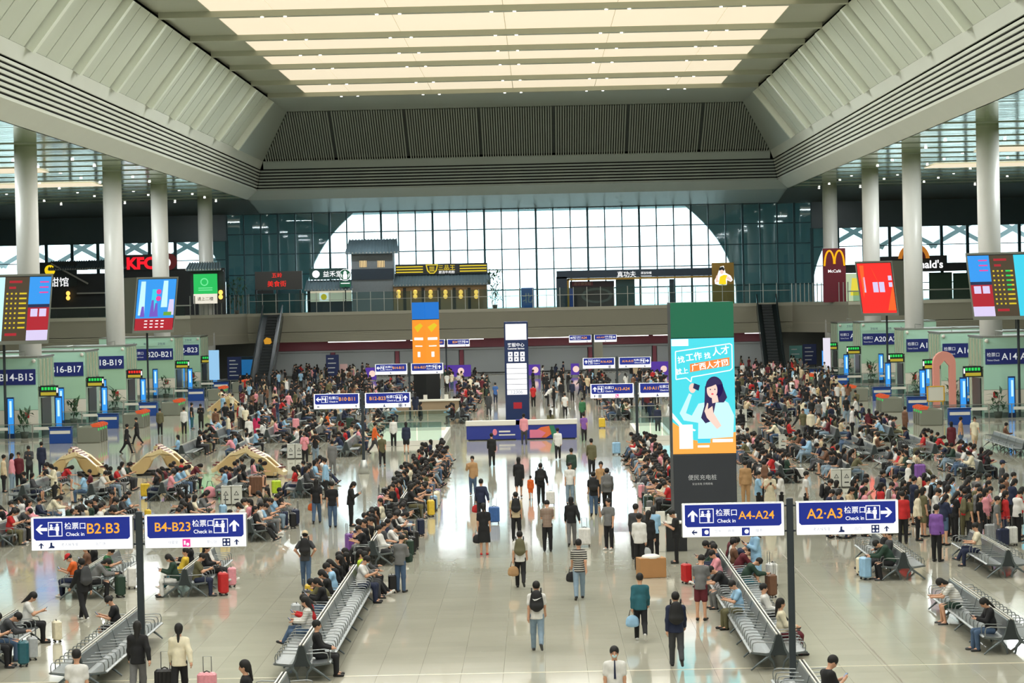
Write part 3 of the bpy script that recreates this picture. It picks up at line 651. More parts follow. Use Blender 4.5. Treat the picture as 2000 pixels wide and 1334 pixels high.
# far crowd: the same figures at a coarse grain, colour stored on the surface
_LOW = {}
def low_mesh(pose, long, hair, bottom='long'):
    k = (pose, long, hair, bottom)
    if k in _LOW: return _LOW[k]
    J = SK[pose]; fs = [f_skin(J), f_top(J, long), f_bottom(J, bottom), f_shoes(J), f_hair(J, hair)]; U = Field(.02)
    for f in fs: U.p += f.p
    v, q = U.mesh(.044); d = np.stack([f.at(v) for f in fs], 1); d[:, 1] -= .006; d[:, 2] -= .004; d[:, 4] -= .012; _LOW[k] = (v, q, d.argmin(1)); return _LOW[k]
class Crowd:
    def __init__(s): s.v = []; s.q = []; s.c = []; s.n = 0; s.count = 0
    def add(s, loc, rz, pose, top, bottom, hair='short', h=1.0):
        v, q, reg = low_mesh(pose, top[0] == 'long', hair, bottom[0] if bottom[0] != 'skirt' else 'short'); c, sn = math.cos(rz), math.sin(rz); x = v*h
        w_ = np.stack([x[:, 0]*c-x[:, 1]*sn+loc[0], x[:, 0]*sn+x[:, 1]*c+loc[1], x[:, 2]+loc[2]], 1)
        pal = np.array([srgb(206, 156, 126), cn(top[1]), cn(bottom[1]), srgb(40, 40, 40), srgb(24, 20, 19)]); s.v.append(w_); s.q.append(q+s.n); s.c.append(pal[reg]); s.n += len(v); s.count += 1
    def build(s, name, label, cat):
        v = np.concatenate(s.v); q = np.concatenate(s.q); c = np.concatenate(s.c); m = bpy.data.materials.new('crowd_cloth'); m.use_nodes = True
        a = m.node_tree.nodes.new('ShaderNodeAttribute'); a.attribute_name = 'tint'; b = m.node_tree.nodes['Principled BSDF']; b.inputs['Roughness'].default_value = .8; m.node_tree.links.new(a.outputs['Color'], b.inputs['Base Color'])
        me = bpy.data.meshes.new(name); me.vertices.add(len(v)); me.vertices.foreach_set('co', v.astype(np.float32).ravel()); me.loops.add(len(q)*4); me.loops.foreach_set('vertex_index', q.astype(np.int32).ravel())
        me.polygons.add(len(q)); me.polygons.foreach_set('loop_start', np.arange(0, len(q)*4, 4, dtype=np.int32)); me.polygons.foreach_set('use_smooth', np.ones(len(q), bool)); me.update(calc_edges=True)
        at = me.color_attributes.new('tint', 'FLOAT_COLOR', 'POINT'); at.data.foreach_set('color', np.concatenate([c, np.ones((len(c), 1))], 1).astype(np.float32).ravel()); me.materials.append(m); me.validate()
        return tag(link(name, me), label, cat, kind='stuff')
# ------------------------------------------------------------------ pixel rectangle at a depth -> metres
def rect(x0, y0, x1, y1, Y):
    ym, xm = (y0+y1)/2, (x0+x1)/2
    return at_y(x0, ym, Y)[0], at_y(x1, ym, Y)[0], at_y(xm, y1, Y)[2], at_y(xm, y0, Y)[2]
def emi(name, rgb, es=1.0, base=None): c = srgb(*rgb); return mat(name, tuple(x*.18 for x in c), .4, emit=c, es=es)
E_WHITE = emi('sign_white', (255, 255, 255), 1.05); E_BLUE = emi('sign_blue', (16, 42, 148), .75); E_ORANGE = emi('sign_amber', (250, 170, 50), 1.0); E_NAVY = emi('sign_navy', (16, 30, 96), .6)
E_PINK = emi('sign_pink', (232, 60, 150), 1.0); E_PALE = emi('sign_pale_grey', (176, 182, 196), .8); E_DKBLUE = emi('print_dark_blue', (20, 40, 90), .8)
E_GREEN = emi('led_green', (40, 210, 90), 1.0); E_YELLOW = emi('led_yellow', (226, 200, 40), .9); E_RED = emi('led_red', (240, 40, 30), 1.0); E_CYAN = emi('screen_cyan', (60, 205, 232), 1.0); E_SKY = emi('screen_blue', (50, 150, 235), 1.0)
M_POST = mat('post_paint', srgb(52, 60, 66), .45, .3); M_BLACK = mat('black_plastic', srgb(22, 24, 28), .5); M_GREYBOX = mat('grey_casing', srgb(134, 138, 130), .5, .2)
M_ALUP = mat('alu_frame', srgb(190, 192, 190), .35, .6)
def flat(parent, name, poly, y, m, th=.004): return MB().ext([(p[0], p[1]) for p in poly], 'y', y-th, y).build(name, m, parent)
def bar(parent, x0, x1, z0, z1, y, m, name='print', th=.004): return MB().box(x0, x1, y-th, y, z0, z1).build(name, m, parent)
def disc(cx, cz, r, n=20, sx=1.): return [(cx+sx*r*math.cos(2*PI*k/n), cz+r*math.sin(2*PI*k/n)) for k in range(n)]
def arrow_poly(cx, cz, s, d):
    P = [(0, .5), (.42, .08), (.42, -.12), (.14, .14), (.14, -.5), (-.14, -.5), (-.14, .14), (-.42, -.12), (-.42, .08)]
    t = {'up': 0, 'left': PI/2, 'right': -PI/2}[d]; return [(cx+s*(p[0]*math.cos(t)-p[1]*math.sin(t)), cz+s*(p[0]*math.sin(t)+p[1]*math.cos(t))) for p in P]
def checkin_icon(parent, cx, cz, s, y, m):
    mb = MB(); h = s/2; t = s*.05; a, b = y-.004, y
    mb.box(cx-h, cx+h, a, b, cz+h-t, cz+h).box(cx-h, cx+h, a, b, cz-h, cz-h+t).box(cx-h, cx-h+t, a, b, cz-h, cz+h).box(cx+h-t, cx+h, a, b, cz-h, cz+h)
    mb.ext(disc(cx+.14*s, cz+.3*s, .09*s, 10), 'y', a, b).box(cx+.02*s, cx+.27*s, a, b, cz-.12*s, cz+.19*s).box(cx+.06*s, cx+.22*s, a, b, cz-.42*s, cz-.12*s)
    mb.ext(disc(cx-.27*s, cz+.26*s, .08*s, 10), 'y', a, b).box(cx-.38*s, cx-.16*s, a, b, cz, cz+.16*s).box(cx-.45*s, cx+.02*s, a, b, cz-.06*s, cz)
    mb.ext([(cx-.16*s, cz+.12*s), (cx-.02*s, cz+.04*s), (cx+.04*s, cz+.12*s), (cx-.02*s, cz+.1*s)], 'y', a, b); return mb.build('check_in_pictogram', m, parent)
def sign_board(parent, x0, w_, h, z0, code, arrow, flow, small):
    "light box: blue field above, white strip below; flow = 'l' arrow first, 'r' arrow last"
    b = MB().rbox(0, w_, -.09, .09, 0, h, .02).build('sign_box', M_ALUP, parent, (x0, 0, z0)); y = -.092
    bar(b, .015, w_-.015, .015, h-.015, y, E_WHITE, 'white_face'); y -= .004
    r = .05; zb = h*.31; P = [(.07, h-.03), (w_-.07, h-.03), (w_-.07, zb+r), (w_-.07-r, zb), (.07+r, zb), (.07, zb+r)]; flat(b, 'blue_field', P, y, E_BLUE); y -= .005
    zc = zb+(h-.03-zb)/2; s = w_/2.35
    if flow == 'l': xs = (.25, .565, 1.02, 1.62)
    else: xs = (2.07, 1.76, 1.345, .67)
    xs = [q*s for q in xs]
    flat(b, 'arrow', arrow_poly(xs[0], zc, .26*s, arrow), y, E_WHITE); checkin_icon(b, xs[1], zc, .33*s, y, E_WHITE)
    lettering('检票口', b, xs[2], zc+.07*s, y, wd=.48*s, m=E_WHITE, bold=.006); lettering('Check in', b, xs[2], zc-.12*s, y, wd=.42*s, m=E_WHITE, bold=.01)
    _, tw, th = text_mesh(code, .012); cs = min(.24*s/th, .82*s/tw); cw = tw*cs; lettering(code, b, 1.295*s+cw/2 if flow == 'l' else 1.065*s-cw/2, zc, y, h=th*cs, m=E_ORANGE, bold=.012)
    zs = zb/2
    for kind, fx, val in small:
        X = fx*w_
        if kind == 'arrow': flat(b, 'small_arrow', arrow_poly(X, zs, .13*s, val), y, E_DKBLUE)
        elif kind == 'text': lettering(val, b, X, zs+.02, y, h=.075*s, m=E_PALE)
        elif kind == 'pink': bar(b, X-.09*s, X+.09*s, zs-.09*s, zs+.09*s, y, E_PINK, 'pink_pictogram'); flat(b, 'pictogram_detail', disc(X+.03*s, zs-.03*s, .035*s, 10), y-.004, E_WHITE); bar(b, X-.06*s, X-.02*s, zs-.04*s, zs+.05*s, y-.004, E_WHITE, 'pictogram_detail')
        elif kind == 'four':
            bar(b, X-.09*s, X+.09*s, zs-.09*s, zs+.09*s, y, E_DKBLUE, 'blue_pictogram')
            for ax in (-1, 1):
                for az in (-1, 1): flat(b, 'pictogram_detail', disc(X+ax*.042*s, zs+az*.042*s, .026*s, 8), y-.004, E_WHITE)
        elif kind == 'seat': mb = MB(); mb.ext([(X-.08*s, zs-.06*s), (X+.07*s, zs-.06*s), (X+.07*s, zs-.02*s), (X+.02*s, zs), (X+.02*s, zs+.07*s), (X-.02*s, zs+.07*s), (X-.03*s, zs-.02*s)], 'y', y-.004, y); mb.build('seat_pictogram', E_DKBLUE, b)
        elif kind == 'cup': bar(b, X-.09*s, X+.09*s, zs-.09*s, zs+.09*s, y, E_BLUE, 'blue_pictogram'); flat(b, 'pictogram_detail', disc(X+.02*s, zs, .05*s, 10), y-.004, E_WHITE)
    return b
def sign_post(label, X, Y, zc, left, right, bw=2.35, bh=.78, cone=False, top=.08):
    t = thing('sign_post', label, 'sign', (X, Y, 0), 0, 'check-in direction sign posts')
    MB().rbox(-.075, .075, -.075, .075, 0, zc+bh/2+top, .015).build('pole', M_POST, t); MB().cyl((0, 0, 0), (0, 0, .7 if cone else .04), .3 if cone else .25, 16, .12 if cone else .2).build('base', M_ALUP if cone else M_POST, t, None, True)
    sign_board(t, -.13-bw, bw, bh, zc-bh/2, *left); sign_board(t, .13, bw, bh, zc-bh/2, *right)
    for s in (-1, 1):
        for dz in (-.28, .3): MB().box(min(s*.06, s*.16), max(s*.06, s*.16), -.03, .03, zc+dz-.02, zc+dz+.02).build('bracket', M_POST, t)
    return t
S1 = [('arrow', .1, 'up'), ('seat', .2, 0), ('text', .38, '老人候车室'), ('text', .68, '北广场')]; S2 = [('text', .28, '母婴室'), ('pink', .41, 0), ('text', .66, '爱心区'), ('four', .8, 0), ('arrow', .9, 'up')]
S3 = [('arrow', .12, 'left'), ('cup', .23, 0), ('text', .35, '饮水'), ('text', .48, '商务'), ('cup', .62, 0), ('text', .75, '服务')]; S4 = [('text', .25, '老人候车室'), ('seat', .44, 0), ('text', .6, '出口'), ('four', .77, 0), ('arrow', .88, 'up')]
S5 = [('arrow', .1, 'left'), ('arrow', .92, 'up')]; S6 = [('seat', .42, 0), ('four', .77, 0), ('arrow', .88, 'up')]
def px_x(x, Y): return at_y(x, 620, Y)[0]
sign_post('nearest sign post at left, boards B2·B3 and B4-B23', px_x(262, 61), 61, 3.72, ('B2·B3', 'left', 'l', S1), ('B4-B23', 'up', 'r', S2))
sign_post('nearest sign post at right, boards A4-A24 and A2·A3', px_x(1535, 61), 61, 3.72, ('A4-A24', 'up', 'l', S3), ('A2·A3', 'right', 'r', S4))
sign_post('sign post with boards B10·B11 and B12-B23 on pale cone base', px_x(704, 135.6), 135.6, 3.72, ('B10·B11', 'left', 'l', S5), ('B12-B23', 'up', 'r', S6), cone=True)
sign_post('sign post with boards A12-A24 and A10·A11 beside tall advertising pillar', px_x(1240, 143), 143, 3.68, ('A12-A24', 'up', 'l', [('arrow', .1, 'up'), ('four', .22, 0), ('pink', .61, 0)]), ('A10·A11', 'right', 'r', S6))
sign_post('sign post with boards B14-B15 and B16-B23 beside orange pillar', px_x(797, 193), 193, 3.72, ('B14-B15', 'left', 'l', [('seat', .48, 0)]), ('B16-B23', 'up', 'r', [('seat', .8, 0)]))
sign_post('sign post with boards A16-A24 and A14-A15 in far right aisle', px_x(1203, 193), 193, 3.85, ('A16-A24', 'up', 'l', [('four', .83, 0)]), ('A14-A15', 'right', 'r', [('seat', .22, 0), ('seat', .8, 0)]))
sign_post('farthest sign post at left, behind the orange pillar', px_x(870, 278), 278, 4.0, ('B22-B23', 'left', 'l', []), ('B24', 'right', 'r', [('seat', .8, 0)]))
sign_post('farthest sign post at right, beneath the mezzanine', px_x(1157, 276), 276, 4.2, ('A24', 'right', 'l', [('seat', .8, 0)]), ('A22-A23', 'right', 'r', [('seat', .5, 0)]))

# ------------------------------------------------------------------ advertising pillars and the customer service point
def scr(parent, x0, x1, z0, z1, y, m, name='screen'): return bar(parent, x0, x1, z0, z1, y, m, name, .03)
AY = 98.0; ax_ = px_x(1371, AY); t = thing('advertising_pillar', 'tall charging pillar with bright turquoise recruitment advert on a dark base', 'pillar', (ax_, AY, 0)); W2 = 1.16
MB().rbox(-W2, W2, 0, 2*W2, 0, 2.95, .02).build('dark_base', mat('charging_base', srgb(46, 50, 58), .5), t)
MB().box(-W2, W2, .05, 2*W2, 2.95, 8.55).build('core', M_BLACK, t)
scr(t, -W2, W2, 7.25, 8.55, .05, emi('screen_green', (16, 108, 76), .8), 'green_screen'); c = scr(t, -W2, W2, 2.97, 7.22, .05, emi('advert_turquoise', (70, 214, 228), 1.0), 'advert_screen'); y = .015
E_FLESH = emi('print_flesh', (246, 212, 198), .95); E_HAIR = emi('print_hair', (46, 34, 92), .8); E_TOP = emi('print_pale_blue', (196, 240, 246), 1.0); E_ORB = emi('print_orange', (250, 168, 72), 1.0); E_OR2 = emi('print_deep_orange', (240, 132, 60), 1.0)
flat(c, 'orange_field', [(-W2, 2.97), (W2, 2.97), (W2, 3.75), (.5, 3.62), (0, 3.4), (-.5, 3.5), (-.8, 3.9), (-W2, 4.15)], y, E_ORB); flat(c, 'white_wave', [(-W2, 4.5), (-.8, 4.05), (-.3, 3.85), (-.35, 3.8), (-.85, 3.95), (-W2, 4.3)], y-.004, E_WHITE)
bar(c, -W2+.02, -.52, 6.95, 7.2, y, E_WHITE, 'logo_tab')
FR = [(-1.0, 6.75), (1.0, 7.0), (1.08, 6.95), (1.08, 6.1), (1.0, 6.02), (-.42, 5.8), (-.45, 5.62), (-.62, 5.77), (-1.0, 5.72)]
mb = MB()
for k in range(len(FR)):
    a, b = Vector((*FR[k], 0)), Vector((*FR[(k+1) % len(FR)], 0)); d = (b-a).normalized(); n = Vector((-d.y, d.x, 0))*.018; q = [a+n, b+n, b-n, a-n]; mb.ext([(p.x, p.y) for p in q], 'y', y-.008, y-.004)
mb.build('speech_frame', E_WHITE, c)
flat(c, 'orange_band', [(-.48, 5.98), (.98, 6.2), (.98, 6.5), (-.48, 6.28)], y-.006, E_OR2)
for s_, x_, z_, w_ in (('找', -.8, 6.45, .26), ('工作', -.33, 6.55, .6), ('找', .17, 6.58, .24), ('人才', .66, 6.75, .64), ('就上', -.78, 6.02, .46), ('广西人才网', .25, 6.23, 1.36)):
    o = lettering(s_, c, x_, z_, y-.012, wd=w_, m=E_WHITE, bold=.02); o.rotation_euler = (0, -.13, 0)
def fig(p, n, P, yy, m): return flat(p, n, [(q[0]*1.06, 3.5+(q[1]-3.5)*1.22) for q in P], yy, m)
fig(c, 'hair', disc(.38, 5.05, .34, 24, .9), y-.004, E_HAIR); fig(c, 'hair', [(.06, 5.1), (.02, 4.5), (-.1, 4.15), (.05, 3.98), (.28, 4.05), (.42, 4.6), (.7, 4.6), (.82, 4.75), (.66, 5.15)], y-.004, E_HAIR)
fig(c, 'blouse', [(.1, 4.62), (-.18, 4.58), (-.42, 4.22), (-.62, 4.3), (-.4, 4.85), (-.5, 4.9), (-.84, 4.3), (-.7, 4.08), (-.2, 4.0), (-.22, 3.5), (1.0, 3.55), (1.05, 4.2), (.86, 4.58), (.6, 4.72)], y-.003, E_TOP)
fig(c, 'face', disc(.3, 4.98, .24, 24, .78), y-.008, E_FLESH); fig(c, 'neck', [(.28, 4.8), (.48, 4.82), (.52, 4.62), (.3, 4.58)], y-.007, E_FLESH); fig(c, 'fringe', [(.1, 5.05), (.12, 5.25), (.4, 5.3), (.54, 5.05), (.46, 5.16), (.3, 5.1)], y-.01, E_HAIR)
for dx in (.24, .4): fig(c, 'eye', disc(dx, 5.0, .022, 8), y-.011, E_HAIR)
fig(c, 'lips', disc(.31, 4.86, .03, 8, 1.5), y-.011, emi('print_lips', (230, 90, 100), 1.)); fig(c, 'hand', disc(-.38, 5.05, .15, 12, .8), y-.008, E_FLESH); fig(c, 'phone', [(-.32, 5.2), (-.12, 5.13), (-.17, 4.97), (-.36, 5.05)], y-.011, E_DKBLUE)
fig(c, 'hand', [(.02, 4.35), (.12, 4.6), (.16, 4.58), (.14, 4.4), (.3, 4.5), (.33, 4.3), (.6, 3.9), (.45, 3.8), (.1, 4.15)], y-.011, E_FLESH)
MB().box(-.92, -.42, y-.006, y-.003, 3.16, 4.05).build('white_card', E_WHITE, c)
bar(c, -.25, .22, 3.36, 3.52, y-.005, E_CYAN, 'cyan_tab'); bar(c, .3, 1.05, 3.38, 3.5, y-.005, E_WHITE, 'white_tab'); bar(c, -.25, .18, 3.2, 3.28, y-.005, E_WHITE, 'white_tab')
M_PALE = mat('pale_lettering', srgb(205, 208, 212), .5)
lettering('便民充电桩', t, -.1, 2.1, -.004, wd=1.05, m=M_PALE); lettering('安全充电 文明用电', t, -.1, 1.86, -.004, wd=.75, m=M_PALE)
# counter that wraps the foot of the pillar, with a box of leaflets
M_WHITE = mat('white_laminate', srgb(226, 222, 212), .35)
ct = thing('charging_counter', 'white phone charging counter beside the dark pillar foot', 'counter', (ax_-1.9, AY-6.0, 0)); MB().rbox(-.6, .9, -.3, .3, .95, 1.02, .015).build('counter_top', M_WHITE, ct); MB().box(-.5, .1, -.22, .22, 0, .95).build('cabinet', M_WHITE, ct); MB().box(.15, .85, -.22, .22, 0, .95).build('dark_front', M_BLACK, ct)
for i, (x, z) in enumerate(((-.4, .5), (-.05, .35), (.35, .25))): q = MB().box(-.16, .16, -.1, .1, 0, z).build('leaflet_rack', M_WHITE, None, (ax_-1.9+x, AY-6.0, 1.02)); tag(q, '%s white leaflet box on the charging counter' % ('tall', 'middle', 'low')[i], 'box')
# orange pillar (corner on) with a long white counter at its foot
OY = 205.0; ox = px_x(831, OY); t = thing('advertising_pillar', 'far pillar with blue top and orange advert screens', 'pillar', (ox, OY, 0), PI/4); h_ = .72
MB().box(-h_, h_, -h_, h_, 0, 8.5).build('core', M_BLACK, t)
E_TOPB = emi('screen_royal', (28, 112, 200), 1.); E_OAD = emi('screen_orange', (246, 146, 44), 1.)
for r_ in (0, 1):
    e = bpy.data.objects.new('screen_side', None); COL.objects.link(e); e.parent = t; e.rotation_euler = (0, 0, -r_*PI/2)
    scr(e, -h_, h_, 7.2, 8.5, -h_, E_TOPB, 'blue_screen'); scr(e, -h_, h_, 3.75, 7.15, -h_, E_OAD, 'orange_screen')
    flat(e, 'advert_shape', [(-.5, 6.6), (.2, 6.9), (.5, 6.7), (-.1, 6.2)], -h_-.035, E_YELLOW); bar(e, -.5, .5, 5.6, 5.8, -h_-.035, E_WHITE, 'advert_line'); bar(e, -.4, .4, 5.1, 5.18, -h_-.035, E_WHITE, 'advert_line'); bar(e, -.15, .15, 4.3, 4.7, -h_-.035, E_WHITE, 'advert_panel')
ct = thing('service_counter', 'long white counter at the foot of the orange pillar', 'counter', (ox, OY-2.2, 0)); MB().rbox(-2.6, 2.6, -.35, .35, .95, 1.1, .02).build('counter_top', M_WHITE, ct); MB().box(-2.5, 2.5, -.2, .3, 0, .95).build('cabinet', mat('taupe_board', srgb(150, 130, 104), .5), ct)
for k in range(3): MB().box(-1.8+k*1.6, -1.5+k*1.6, 0, .1, 1.1, 1.45).build('notice', M_WHITE, ct)
# customer service pillar and desk
IY = 168.0; ix = px_x(1007, IY); t = thing('information_pillar', 'navy customer service pillar with white list panels', 'pillar', (ix, IY, 0)); M_NAVY = mat('navy_panel', srgb(22, 44, 90), .35)
MB().rbox(-.75, .75, 0, .8, 0, 7.25, .03).build('navy_body', M_NAVY, t); scr(t, -.66, .66, 6.1, 7.1, 0, E_WHITE, 'screen')
lettering('客服中心', t, -.02, 5.78, -.01, wd=1.05, m=E_WHITE, bold=.006); lettering('Customer Service', t, -.02, 5.55, -.01, wd=1.05, m=E_WHITE, bold=.02)
for k in range(6):
    x, z = -.38+(k % 3)*.38, 5.2-(k//3)*.32; q = bar(t, x-.14, x+.14, z-.14, z+.14, -.005, E_WHITE, 'pictogram_tile'); flat(q, 'pictogram', [(x-.06, z-.06), (x+.05, z-.05), (x+.02, z+.04), (x-.03, z+.06)], -.012, E_DKBLUE)
for k in range(6):
    z = 4.62-k*.335; bar(t, -.63, .63, z-.31, z, -.005, E_WHITE, 'list_panel')
lettering('12306', t, 0, 2.8, -.014, wd=.7, m=E_PALE, bold=.01); flat(t, 'red_emblem', [(-.25, 1.75), (.28, 1.75), (.28, 2.15), (-.25, 2.15)], -.004, mat('emblem_red', srgb(178, 24, 44), .4))
d = thing('service_desk', 'wide blue and white service desk in front of navy pillar', 'desk', (px_x(1014, 164), 164.0, 0)); M_DBLUE = mat('desk_blue', srgb(36, 52, 140), .35)
MB().rbox(-3.45, 3.45, 0, .5, .9, 1.22, .03).build('desk_top', M_WHITE, d); MB().box(-3.4, 3.4, .06, .45, .06, .9).build('desk_front', M_DBLUE, d); MB().box(-3.3, 3.3, .1, .4, 0, .06).build('plinth', M_BLACK, d)
MB().box(-.35, .35, .0, .5, .0, 1.24).build('desk_centre', M_DBLUE, d)
for nm, P, rgb in (('orange_swirl', [(.55, .1), (1.5, .1), (1.9, .35), (1.9, .85), (1.2, .75), (.7, .45)], (226, 110, 60)), ('pink_swirl', [(.5, .1), (1.2, .1), (1.5, .4), (1.1, .6), (.5, .6)], (222, 120, 150)), ('green_swirl', [(1.9, .1), (2.4, .1), (2.1, .5), (2.0, .85), (1.7, .85)], (40, 120, 90))): flat(d, nm, P, .055-{'o': 0, 'p': .02, 'g': .04}[nm[0]], mat(nm, srgb(*rgb), .4), .01)
flat(d, 'pink_emblem', disc(-1.65, .5, .2, 14, .7), .05, mat('emblem_pink', srgb(230, 130, 150), .4)); bar(d, -1.4, -.7, .48, .58, .055, M_WHITE, 'title_line'); bar(d, -1.4, -.4, .28, .36, .055, M_WHITE, 'title_line')
# ------------------------------------------------------------------ glass-railed light wells
def light_well(label, x0, x1, Y0_, Y1_):
    X0, X1 = px_x(x0, Y0_), px_x(x1, Y0_); t = thing('light_well', label, 'railing', ((X0+X1)/2, Y0_, 0)); hw = (X1-X0)/2; L = Y1_-Y0_
    MB().box(-hw, hw, 0, .25, 0, .3).build('kerb', M_WHITE, t); MB().box(-hw, hw, L-.25, L, 0, .3).build('kerb', M_WHITE, t)
    for s in (-1, 1): MB().box(min(s*hw, s*(hw-.25)), max(s*hw, s*(hw-.25)), .25, L-.25, 0, .3).build('kerb', M_WHITE, t)
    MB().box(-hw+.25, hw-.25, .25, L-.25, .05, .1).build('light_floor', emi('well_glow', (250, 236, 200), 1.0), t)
    n = max(3, int(hw))
    for i in range(n): MB().box(-hw+i*2*hw/n+.03, -hw+(i+1)*2*hw/n-.03, .1, .13, .3, 1.4).build('glass_pane', GLASS_B, t); MB().box(-hw+i*2*hw/n+.03, -hw+(i+1)*2*hw/n-.03, L-.13, L-.1, .3, 1.4).build('glass_pane', GLASS_B, t)
    MB().box(-hw, hw, .08, .15, 1.4, 1.45).build('top_rail', M_STEEL, t); MB().box(-hw, hw, L-.15, L-.08, 1.4, 1.45).build('top_rail', M_STEEL, t)
light_well('glass railed light well left of the aisle beyond cone-based sign post', 712, 858, 160, 176)
light_well('glass railed light well right of the aisle beside turquoise pillar', 1243, 1312, 160, 176)
# ------------------------------------------------------------------ ticket gate blocks at both sides
GY = [180, 199, 218.5, 248, 267]; M_GREEN1 = mat('green_glass_pale', srgb(186, 228, 208), .18, noise=.04, nscale=.5); M_GREEN2 = mat('green_glass', srgb(176, 214, 184), .2, noise=.05, nscale=.5); M_BEIGE = mat('beige_board', srgb(232, 226, 212), .4)
M_RIB = mat('ribbed_glass', srgb(172, 198, 178), .25, .2); M_NAVYS = mat('gate_sign_navy', srgb(20, 32, 98), .4, emit=srgb(20, 32, 98), es=.25); M_LETT = mat('gate_letter', srgb(225, 228, 235), .4, emit=(.8, .82, .9), es=.35); M_DBL = mat('totem_blue', srgb(16, 50, 110), .3)
M_GOLD = mat('rib_fin', srgb(206, 204, 182), .35, .4); M_REDBOX = mat('alarm_red', srgb(170, 40, 40), .4)
NUML = ['B14-B15', 'B16-B17', 'B18-B19', 'B20-B21', 'B22-B23']; NUMR = ['A14-A15', 'A16-A17', 'A18-A19', 'A20-A21', 'A22-A23']
def gate_block(s, k):
    Y = GY[k]; xe = CX+s*32.0; num = (NUML if s < 0 else NUMR)[k]; t = thing('gate_block', 'green glass ticket gate block signed %s' % num, 'gate block', (xe, Y, 0)); W_ = 7.0; D_ = 6.2; big = k == 3
    X = lambda a, b: tuple(sorted((s*a, s*b))); m2 = M_GREEN1 if k in (0,) else M_GREEN2; hz = 5.35 if not big else 5.6
    MB().box(*X(.02, W_), .02, D_, 0, hz).build('core', M_RIB, t); MB().box(*X(0, W_), -.03, .02, 4.3, hz).build('upper_glass', M_GREEN1, t); MB().box(*X(0, W_), -.03, .02, 1.85, 4.28).build('middle_glass', m2, t); MB().box(*X(0, W_), -.03, .02, .3, 1.82).build('lower_board', M_BEIGE, t); MB().box(*X(0, W_), -.03, .02, 0, .27).build('skirting', M_STEEL, t)
    b = MB().box(*X(.12, 5.6), -.1, -.03, 3.55, 4.6).build('name_board', M_NAVYS, t); zc = 4.07
    if s < 0: lettering(num, b, -1.42, zc, -.105, wd=2.3, m=M_LETT, bold=.01); xc = -3.3
    else: lettering(num, b, 2.35, zc, -.105, wd=2.3, m=M_LETT, bold=.01); xc = .64
    lettering('检票口', b, xc, zc+.14, -.105, wd=.84, m=M_LETT); lettering('Ticket Check', b, xc, zc-.24, -.105, wd=.84, m=M_LETT)
    if k >= 3:
        e = MB().box(*X(.1, 5), -.08, -.03, 4.85, 5.25).build('facility_strip', M_GREEN1, t); lettering('卫生间', e, s*1.2, 5.05, -.085, h=.22, m=E_DKBLUE); lettering('电话', e, s*2.6, 5.05, -.085, h=.22, m=E_DKBLUE); flat(e, 'facility_arrow', arrow_poly(s*3.7, 5.05, .3, 'right' if s > 0 else 'left'), -.085, E_DKBLUE)
    for i in range(9): MB().box(*X(-.09, .02), .3+i*.66, .3+i*.66+.16, 3.4, hz-.1).build('side_rib', M_GOLD if i % 2 else M_RIB, t)
    MB().box(*X(-.03, .02), .1, D_, 3.2, 3.35).build('lintel', M_STEEL, t)
    e = MB().box(*X(-1.3, .1), .5, .65, 2.7, 3.45).build('led_display', M_BLACK, t); y = .495
    [bar(e, *X(-1.15+q*.21, -1.0+q*.21), 3.14, 3.34, y, E_RED if (s < 0 and k == 2) else E_GREEN, 'led_glyph') for q in range(5)]; bar(e, *X(-1.15, -.1), 2.78, 3.0, y, mat('yellow_plate', srgb(190, 170, 50), .5, emit=srgb(190, 170, 50), es=.3), 'yellow_plate')
    for q in (-1.28, .02): bar(e, *X(q, q+.1), 2.95, 3.3, y, E_WHITE, 'lamp')
    MB().box(*X(-.05, .05), 1.2, 4.6, 0, 2.6).build('doorway', mat('dark_doorway', srgb(40, 46, 44), .3), t); MB().rbox(*X(.6, .9), -.12, -.03, 1.3, 1.7, .02).build('alarm_box', M_REDBOX, t)
    MB().box(*X(-.05, W_), -.05, D_, hz, hz+.12).build('cap_rail', M_STEEL, t)
    c = MB().sph((s*.2, -.15, hz-.2), .14, 10, 6).build('dome_camera', M_WHITE, t, None, True); MB().tube([(s*1.0, 1, hz+.1), (s*1.0, 1, hz+.45), (s*1.5, 1, hz+.4)], .03).build('cable_arm', M_STEEL, t)
    # blue lit totems
    for j, (dx, dy) in enumerate(((-1.5, -.8), (1.7, -1.0))):
        q = thing('totem', 'slim blue totem %s gate %s' % (('beside the display of', 'standing before the board of')[j], num), 'totem', (xe+s*dx, Y+dy, 0)); MB().box(-.24, .24, 0, .22, 0, 2.75).build('casing', M_DBL, q); p = bar(q, -.16 if s < 0 else -.22, .22 if s < 0 else .16, .3, 2.65, 0, E_SKY, 'lit_face'); bar(p, -.05, .1, 1.4, 2.5, -.008, E_TOP, 'lit_text')
for k in range(5):
    for s in (-1, 1): gate_block(s, k)
